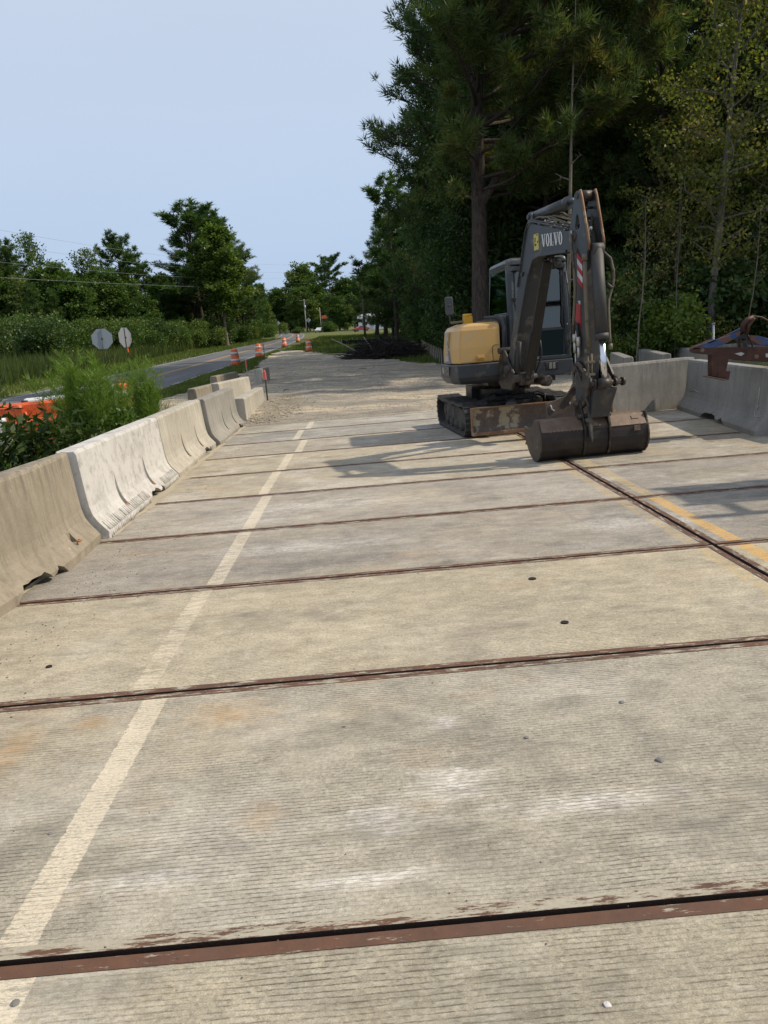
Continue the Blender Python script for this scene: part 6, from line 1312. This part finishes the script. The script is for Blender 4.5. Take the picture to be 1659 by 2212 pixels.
def T_px(meshes, H, name, label, px, ytop, Y, rz=None, sx=1., group=None, z0=None):
    x = atpx(px, Y); h = height_for(px, ytop, Y); H = top_of(meshes); s = h/H; x = onY(px, ytop, Y).x-UP.x*h
    t = place(meshes, name, label, 'tree', x, Y, s*sx, rz, group, z=land(x, Y)); t.scale = (s*sx, s*sx, s); return t
# --- right forest ------------------------------------------------------------
G = 'trees of the dark forest wall on the right'
x_ = onY(1034, 690, 30.5).x
BP = place(PINE_BIG, 'pine_tree', 'big olive pine with forked trunk rising right behind the excavator cab', 'tree', x_, 30.5, 1.0, rz=.15, z=land(x_, 30.5))
place(SNAG, 'dead_tree', 'slender pale dead trunk standing above the excavator boom', 'tree', atpx(1223, 27), 27, 1.0, rz=1.2, sz=.98)
x_ = atpx(1530, 26.5); place(BR_YEL, 'gum_tree', 'tall thinning tree with grey trunk and yellowing leaves at far right', 'tree', x_+.0, 26.5, 1.0, rz=.6)
place(BR_YEL, 'gum_tree', 'thinning tree with ochre leaves at the right edge of the picture', 'tree', atpx(1640, 28), 28, .92, rz=2.6)
place(BR_YEL2, 'gum_tree', 'shorter yellowing tree between the boom and the tall grey trunk', 'tree', atpx(1440, 29), 29, .85, rz=2.0)
for (px, Y, s, lab) in ((1372, 25, .8, 'thin bare sapling just right of the excavator arm'), (1392, 26, .65, 'second bare sapling right of the excavator arm'), (1460, 25.5, .7, 'bare sapling above the stored barriers'), (1605, 25, .75, 'bare leaning sapling above the trailer tongue'), (1585, 27, .6, 'pale sapling left of the bent handle')):
    place(SAPL, 'sapling', lab, 'tree', atpx(px, Y), Y, s*.85)
pine_l = [(5.6, 46, PINE_A, 1.22, 'pine whose top branch reaches out left against the sky', 2.2)]
for x, y, m, s, lab, rz in pine_l: place(m, 'pine_tree', lab, 'tree', x, y, s, rz)
kinds = [(PINE_A, 'pine_tree', 'dark pine in the right forest, one of many alike'), (PINE_B, 'pine_tree', 'dense dark evergreen in the right forest, one of many alike'), (BR_DARK, 'broadleaf_tree', 'dark broadleaf tree in the right forest, one of many alike'), (BR_DARK2, 'broadleaf_tree', 'smaller dark broadleaf in the right forest, one of many alike')]
def edge_x(y): return np.interp(y, [20, 24, 28, 32, 36, 45, 60, 80, 100, 140], [28, 19.5, 16, 12.5, 9.6, 7.6, 7.2, 7.4, 8.4, 10])
rq = random.Random(77); placed = []
def try_place(y, x, s, k, dmin=2.3):
    if any((x-a)**2+(y-b_)**2 < dmin*dmin for a, b_ in placed): return
    placed.append((x, y)); m, n, l = kinds[k]; place(m, n, l, 'tree', x, y, s, group=G)
for y in np.arange(26, 130, 2.6 if False else 3.1):
    for row in range(3):
        x = edge_x(y)+row*3.1+rq.uniform(-.8, .8); yy = y+rq.uniform(-1, 1)
        if y < 34 and row == 0 and False: continue
        s = rq.uniform(.95, 1.2) if y < 58 else (rq.uniform(.72, .95) if y < 92 else rq.uniform(.78, 1.0))
        try_place(yy, x, s*(1.2 if 38 < y < 56 else (.82 if y < 36 else 1)), rq.choice((0, 1, 1, 2, 3)))
for _ in range(70):
    y = rq.uniform(30, 62); x = rq.uniform(edge_x(y)+7, max(edge_x(y)+9, .62*y+4)); try_place(y, x, rq.uniform(1.0, 1.3), rq.choice((0, 1, 2, 2, 3)), 2.8)
for (px, top, Y, m, lab) in ((966, -90, 47, PINE_A, 'tall dense evergreen forming the left edge of the dark forest'), (985, -150, 43, PINE_A, 'tall dark pine left of the big forked pine'), (1030, -160, 41, PINE_B, 'tall dark evergreen close behind the big forked pine'), (972, 40, 56, PINE_B, 'dark evergreen half hidden at the left edge of the forest'), (1080, -120, 40, BR_DARK2, 'dark broadleaf behind the forked limb of the big pine'), (975, 280, 46, BR_DARK2, 'low dark tree at the left foot of the forest'), (975, 200, 38, BR_DARK2, 'low dark tree left of the big forked pine')):
    T_px(m, 1, 'forest_tree', lab, px, top, Y, None, .95)
# three trees right of the frame whose crowns shade the far end of the deck
for (x, y, s) in ((17, 15.8, .9), (21.5, 18.5, 1.0), (19.5, 13.5, .8)): place(BR_THIN, 'broadleaf_tree', 'sparse tree standing right of the stored barriers', 'tree', x, y, s, group='sparse trees right of the deck')
G2 = 'bushes along the foot of the right forest'
for i in range(46):
    y = rq.uniform(25, 95); x = edge_x(y)-1.2+rq.uniform(-.3, 2.0); k = rq.random()
    place(BU_DARK if k < .75 else BU_MID, 'forest_bush', 'dark bush at the foot of the right forest', 'bush', x, y, rq.uniform(.6, 1.05), group=G2)
for i in range(22):
    y = rq.uniform(27, 34); x = rq.uniform(.30*y+1.2, .62*y); place(BU_DARK, 'forest_bush', 'dark bush at the foot of the right forest', 'bush', x, y, rq.uniform(.7, 1.3), group=G2)
place(BU_LIME, 'bright_bush', 'bright yellow green bush above the stored barriers', 'bush', atpx(1465, 25.2), 26.0, 1.15); place(BU_LIME, 'bright_bush', 'low bright bush right behind the stored barriers', 'bush', atpx(1412, 25), 26.6, .62)
place(BU_YEL, 'yellow_bush', 'speckled yellowish bush left of the trailer tongue', 'bush', atpx(1520, 26), 27.2, .8); place(BU_YEL, 'yellow_bush', 'speckled yellowish bush behind the bent handle', 'bush', atpx(1600, 26), 28, .8)

# --- left tree line --------------------------------------------------------------
T_px(PINE_FAR, 18, 'pine_tree', 'pine cut by the left edge of the picture', 2, 508, 84, 1.0, 1.1)
T_px(BR_THIN, 13, 'sparse_tree', 'thin tree with brown twiggy top near the left edge', 82, 502, 92, .5, .8)
T_px(BR_THIN, 13, 'sparse_tree', 'pale feathery tree between the twiggy tree and the umbrella pine', 176, 538, 98, 2.5, 1.0)
T_px(PINE_UMB, 15, 'umbrella_pine', 'umbrella shaped pine with bare stem on the left skyline', 234, 502, 100, 1.1, 1.15)
T_px(PINE_FAR2, 12, 'pine_tree', 'bushy pine just right of the umbrella pine', 277, 548, 104, 0, 1.2)
T_px(PINE_FAR2, 12, 'pine_tree', 'bushy pine second right of the umbrella pine', 308, 566, 106, 2, 1.2)
T_px(PINE_FAR2, 12, 'pine_tree', 'small pine left of the tallest pine', 350, 590, 108, 4, 1.1)
T_px(PINE_FAR, 18, 'pine_tree', 'tallest dark pine on the left skyline', 412, 440, 112, 3.2, 1.75)
T_px(PINE_FAR, 18, 'pine_tree', 'dark pine close behind the lime green tree', 446, 466, 118, 4.0, 1.3)
T_px(PINE_FAR, 18, 'pine_tree', 'dark pine filling the gap left of the tallest pine top', 424, 452, 116, 5.0, 1.35)
T_px(PINE_A, 18, 'pine_tree', 'dark full pine directly behind the lime green tree', 462, 486, 122, 3.1, 1.5)
T_px(PINE_A, 18, 'pine_tree', 'dark full pine under the tallest pine on the left', 404, 490, 113, 1.1, 1.7)
T_px(PINE_A, 18, 'pine_tree', 'dark full pine right behind the lime green tree', 498, 512, 126, .1, 1.45)
T_px(PINE_FAR, 18, 'pine_tree', 'open pine standing between the left edge pine and the twiggy tree', 40, 545, 88, 2.0, 1.2)
T_px(BR_LIME, 15, 'lime_tree', 'bright yellow green tree with pale trunk beside the road', 470, 488, 106, .4, 1.35)
T_px(PINE_FAR, 18, 'pine_tree', 'dark pine right of the lime green tree', 516, 530, 128, 1.4, 1.35)
T_px(PINE_FAR2, 12, 'pine_tree', 'shorter pine right of the lime green tree', 542, 585, 150, 1.4, 1.1)
T_px(PINE_FAR2, 12, 'pine_tree', 'last small pine of the left tree line', 560, 612, 180, 3.4, 1.1)
GL = 'trees massed along the left of the road'; labs = {0: 'green tree in the left tree line, one of many alike', 1: 'young pine in the left tree line, one of many alike', 2: 'sparse tree in the left tree line, one of many alike'}
for i in range(70):
    px = -60+i*9.1+rq.uniform(-10, 10); Y = np.interp(px, [0, 300, 560], [78, 100, 170])+rq.uniform(-6, 14); top = np.interp(px, [-60, 0, 60, 130, 200, 300, 360, 420, 500, 560, 600], [560, 570, 600, 590, 590, 605, 615, 600, 600, 640, 655])+rq.uniform(-22, 34)
    k = rq.choice((0, 0, 1, 1, 1, 2)); m, H = ((BR_MID, 11), (PINE_FAR2, 12), (BR_THIN, 13))[k]
    T_px(m, H, ('broadleaf_tree', 'pine_tree', 'sparse_tree')[k], labs[k], px, top, Y, None, rq.uniform(1.0, 1.45), GL)
for i in range(48):
    px = -40+i*13+rq.uniform(-8, 8); Y = np.interp(px, [0, 300, 480, 600], [66, 86, 112, 190])+rq.uniform(-5, 8); x = atpx(px, Y)
    place(BU_MID if rq.random() < .72 else BU_DARK, 'roadside_bush', 'rounded green bush along the left tree line', 'bush', x, Y, rq.uniform(.7, 1.5), group='bushes along the left tree line')
x = atpx(64, 62); place(BU_DARK, 'dark_bush', 'dark rounded bush standing in the weeds left of the octagonal signs', 'bush', x, 62, 1.15, group=None)

# --- trees beyond the road bend ---------------------------------------------------
GF = 'trees beyond the road bend'
for (px, top, Y, k, sx) in ((572, 625, 300, 0, 1.5), (590, 622, 310, 1, 1.4), (607, 640, 330, 0, 1.6), (622, 622, 300, 0, 1.5), (640, 600, 300, 1, 1.6), (655, 572, 290, 0, 1.2), (672, 585, 290, 0, 1.2), (690, 600, 280, 0, 1.4), (700, 580, 285, 1, 1.4), (728, 605, 262, 0, 1.3), (745, 600, 262, 0, 1.4), (762, 608, 265, 2, 1.3), (800, 600, 268, 0, 1.4), (665, 620, 270, 0, 1.5), (630, 650, 290, 0, 1.8), (600, 660, 295, 0, 1.8), (718, 640, 255, 0, 1.5), (740, 650, 252, 0, 1.4), (820, 590, 240, 0, 1.3), (560, 650, 300, 0, 1.8), (775, 625, 270, 0, 1.3)):
    m, H = ((BR_MID, 11), (PINE_FAR, 18), (BR_THIN, 13))[k]; T_px(m, H, ('broadleaf_tree', 'pine_tree', 'sparse_tree')[k], ('broad green tree beyond the road bend, one of several alike', 'pine beyond the road bend, one of several alike', 'thin tree beyond the road bend, one of several alike')[k], px, top, Y, None, sx, GF)
T_px(PINE_UMB, 15, 'umbrella_pine', 'flat topped pine standing out beyond the road bend', 709, 548, 258, 2.2, 1.3)
T_px(PINE_B, 18, 'pine_tree', 'tall dense pine behind the crossarm of the dark utility pole', 803, 486, 128, 1.0, 1.5)
T_px(BR_DARK, 18, 'broadleaf_tree', 'dark broadleaf filling behind the utility pole', 828, 540, 132, 1.0, 1.4)
T_px(BR_DARK, 18, 'broadleaf_tree', 'rounded dark tree below the bright tufted pine', 838, 455, 92, 1.0, 1.2)
T_px(PINE_B, 17, 'pine_tree', 'dense evergreen right of the dark utility pole', 822, 520, 118, 1.0, 1.2)
T_px(PINE_FAR, 18, 'pine_tree', 'pine with bright tufted top left of the main forest', 842, 380, 84, 3.0, 1.25)
for (px, Y, s, lab) in ((639, 232, .7, 'small round bush beside the crossroad'), (704, 238, .8, 'grey green bush under the orange sign'), (714, 236, 1.1, 'taller bush right of the orange sign')): place(BU_MID, 'roadside_bush', lab, 'bush', atpx(px, Y), Y, s)

# --- grasses and weeds: nobody could count them --------------------------------------
def blades(name, pts, Lr, Wr, folm, lean, label, vbase=.5, cat='grass'):
    rng = np.random.default_rng(len(pts)); P0 = np.array(pts); N = len(P0); d = np.stack([rng.normal(0, lean, N), rng.normal(0, lean, N), np.ones(N)], 1); d[:, 0] += lean*.3
    patch = np.array([mnoise.noise(Vector((p[0]*.35, p[1]*.35, 2))) for p in pts]); me = cloud_mesh(name, P0, d, rng.uniform(*Lr, N)*(1+.5*patch), rng.uniform(*Wr, N)*(1+np.maximum(0, P0[:, 1]-20)*.02), .45+.5*patch+rng.normal(0, .17, N), folm, rng, True)
    o = bpy.data.objects.new(name, me); link(o); tag(o, label, cat, None, 'stuff'); return o
def pts_in(n, fx, y0, y1, rej=None, p=1.5):
    out = []
    while len(out) < n:
        y = y0+(y1-y0)*rq.random()**p; x0, x1 = fx(y); x = rq.uniform(x0, x1)
        if rej and rej(x, y): continue
        out.append((x, y, ground_z(x, y)))
    return out
blades('verge_grass', pts_in(26000, lambda y: (-7.75, -3.6), 19, 75, lambda x, y: inside(x+.25, y), 1.4), (.06, .20), (.012, .03), F_grass, .45, 'short green grass on the strip between road and gravel')
blades('meadow_grass', pts_in(26000, lambda y: (-7.0, np.interp(y, [36, 50, 75, 130], [4.2, 5.5, 6.5, 8])), 36, 150, lambda x, y: inside(x-.3, y) or inside(x, y), 1.3), (.10, .35), (.02, .06), F_grass, .4, 'grass in the field between the gravel and the forest')
blades('roadside_grass', pts_in(24000, lambda y: (-19.5-y*.03, -14.2), 18, 150, None, 1.3), (.10, .35), (.02, .05), F_grass, .4, 'mown grass along the left edge of the road')
blades('tall_weeds', pts_in(60000, lambda y: (-19-y*.42, -16.2-y*.03), 24, 110, None, 1.2), (.5, 1.5), (.03, .07), F_weed, .22, 'tall yellow green weeds between the road grass and the left trees', cat='weeds')
blades('bank_grass', pts_in(16000, lambda y: (-7.6, -3.75), 3, 19, None, 1.0), (.25, .9), (.008, .018), F_grass, .35, 'rough grass on the bank left of the barriers')
blades('far_bank_grass', pts_in(9000, lambda y: (8.8, 13.5), 18, 28, None, 1.0), (.2, .6), (.012, .025), F_grass, .35, 'rough grass behind the stored barriers')
# flowers among weeds left of the plants
# --- plants on the left bank ----------------------------------------------------------
def gen_fennel(name, seed, H, n):
    rr = random.Random(seed); rng = np.random.default_rng(seed); mb = MB(); cs, ds, vs_ = [], [], []
    for i in range(n):
        az = rr.uniform(0, 6.28); sp = rr.uniform(.02, .34); h = H*rr.uniform(.65, 1.05); pts = curve_pts((rr.gauss(0, .08), rr.gauss(0, .08), 0), (math.cos(az)*sp, math.sin(az)*sp, 1), h, 8, rr, .02, .035)
        mb.tube(pts, [.008*(1-.85*k/8) for k in range(9)], 4)
        for k in range(64):
            u = .28+.72*rr.random(); i2 = min(int(u*8), 7); q = pts[i2].lerp(pts[i2+1], u*8-i2); a2 = rr.uniform(0, 6.28); l2 = (.10+.34*(1-u))*H*.30*rr.uniform(.6, 1.2)+.04; d = Vector((math.cos(a2), math.sin(a2), rr.uniform(.5, 1.5))).normalized()
            for w in range(9):
                e = q+d*l2*(w/9); dd = (d+Vector((rr.gauss(0, .5), rr.gauss(0, .5), rr.gauss(.2, .4)))).normalized(); cs.append(e); ds.append(dd); vs_.append(.35+.5*u+rr.gauss(0, .12))
    cs = np.array(cs); ds = np.array(ds); N = len(cs); cm = cloud_mesh(name+'_fronds', cs, ds, rng.uniform(.06, .14, N), rng.uniform(.005, .010, N), np.array(vs_), F_fen, rng, True)
    me = bpy.data.meshes.new(name+'_stems'); me.from_pydata(mb.v, [], mb.f); me.materials.append(M_fenstem); return me, cm
M_fenstem = simple('fennel_stem', (.10, .12, .04), .8)
FEN1 = gen_fennel('dog_fennel', 51, 2.0, 52); FEN2 = gen_fennel('dog_fennel', 52, 2.1, 46)
def onbank(px, Y): p = onY(px, 900, Y); return p.x
def bank(meshes, name, label, px, ytop, Y, H, cat='plant', parts=('stems', 'fronds'), sx=1., rz=None):
    x = onbank(px, Y)
    while x > -4.35: Y += .25; x = onbank(px, Y)
    z0 = ground_z(x, Y); h = onY(px, ytop, Y).z-z0; s = h/top_of(meshes); t = place(meshes, name, label, cat, x, Y, s*sx, rz, None, z=z0, upr=False, parts=parts); t.scale = (s*sx, s*sx, s); return t
bank(FEN1, 'feathery_weed', 'tall feathery green plant swaying behind the barriers, left one of two', 190, 758, 12.3, 2.1, sx=.95)
bank(FEN2, 'feathery_weed', 'tall feathery green plant swaying behind the barriers, right one of two', 312, 768, 15.0, 2.2, sx=.8)
bank(FEN1, 'feathery_weed', 'lower feathery plant between the two tall feathery ones', 240, 795, 13.6, 2.1, sx=.7, rz=2)
F_vine = foliage('vine_leaves', (.045, .09, .016), (.115, .19, .035), None, .4)
SH_ROUND = gen_bush('vine_bush', 61, .75, 1.2, 250, 20, .075, .055, F_vine, clr=.14); SH_LEAF = gen_bush('dark_leaf_shrub', 62, .72, 1.5, 105, 14, .15, .042, F_red, B_dark, 12, .22)
bank(SH_ROUND, 'vine_bush', 'dense round green bush pressed against the whitewashed barrier', 190, 862, 11.3, 1.3, 'bush', ('trunk', 'crown'), .8)
bank(SH_ROUND, 'vine_bush', 'smaller green bush behind the dense round one', 250, 893, 12.6, 1.3, 'bush', ('trunk', 'crown'), .6, 2)
bank(SH_LEAF, 'dark_leaf_shrub', 'shrub with long dark leaves before the orange plastic barriers', 66, 846, 9.6, 1.65, 'bush', ('trunk', 'crown'), 1.15)
bank(SH_LEAF, 'dark_leaf_shrub', 'lower dark leaved shrub beside the round green bush', 118, 905, 10.3, 1.65, 'bush', ('trunk', 'crown'), .7, 1.5)
bank(SH_ROUND, 'vine_bush', 'green bush at the left picture edge behind the brown barrier', -8, 1000, 8.6, 1.3, 'bush', ('trunk', 'crown'), .9, 4)
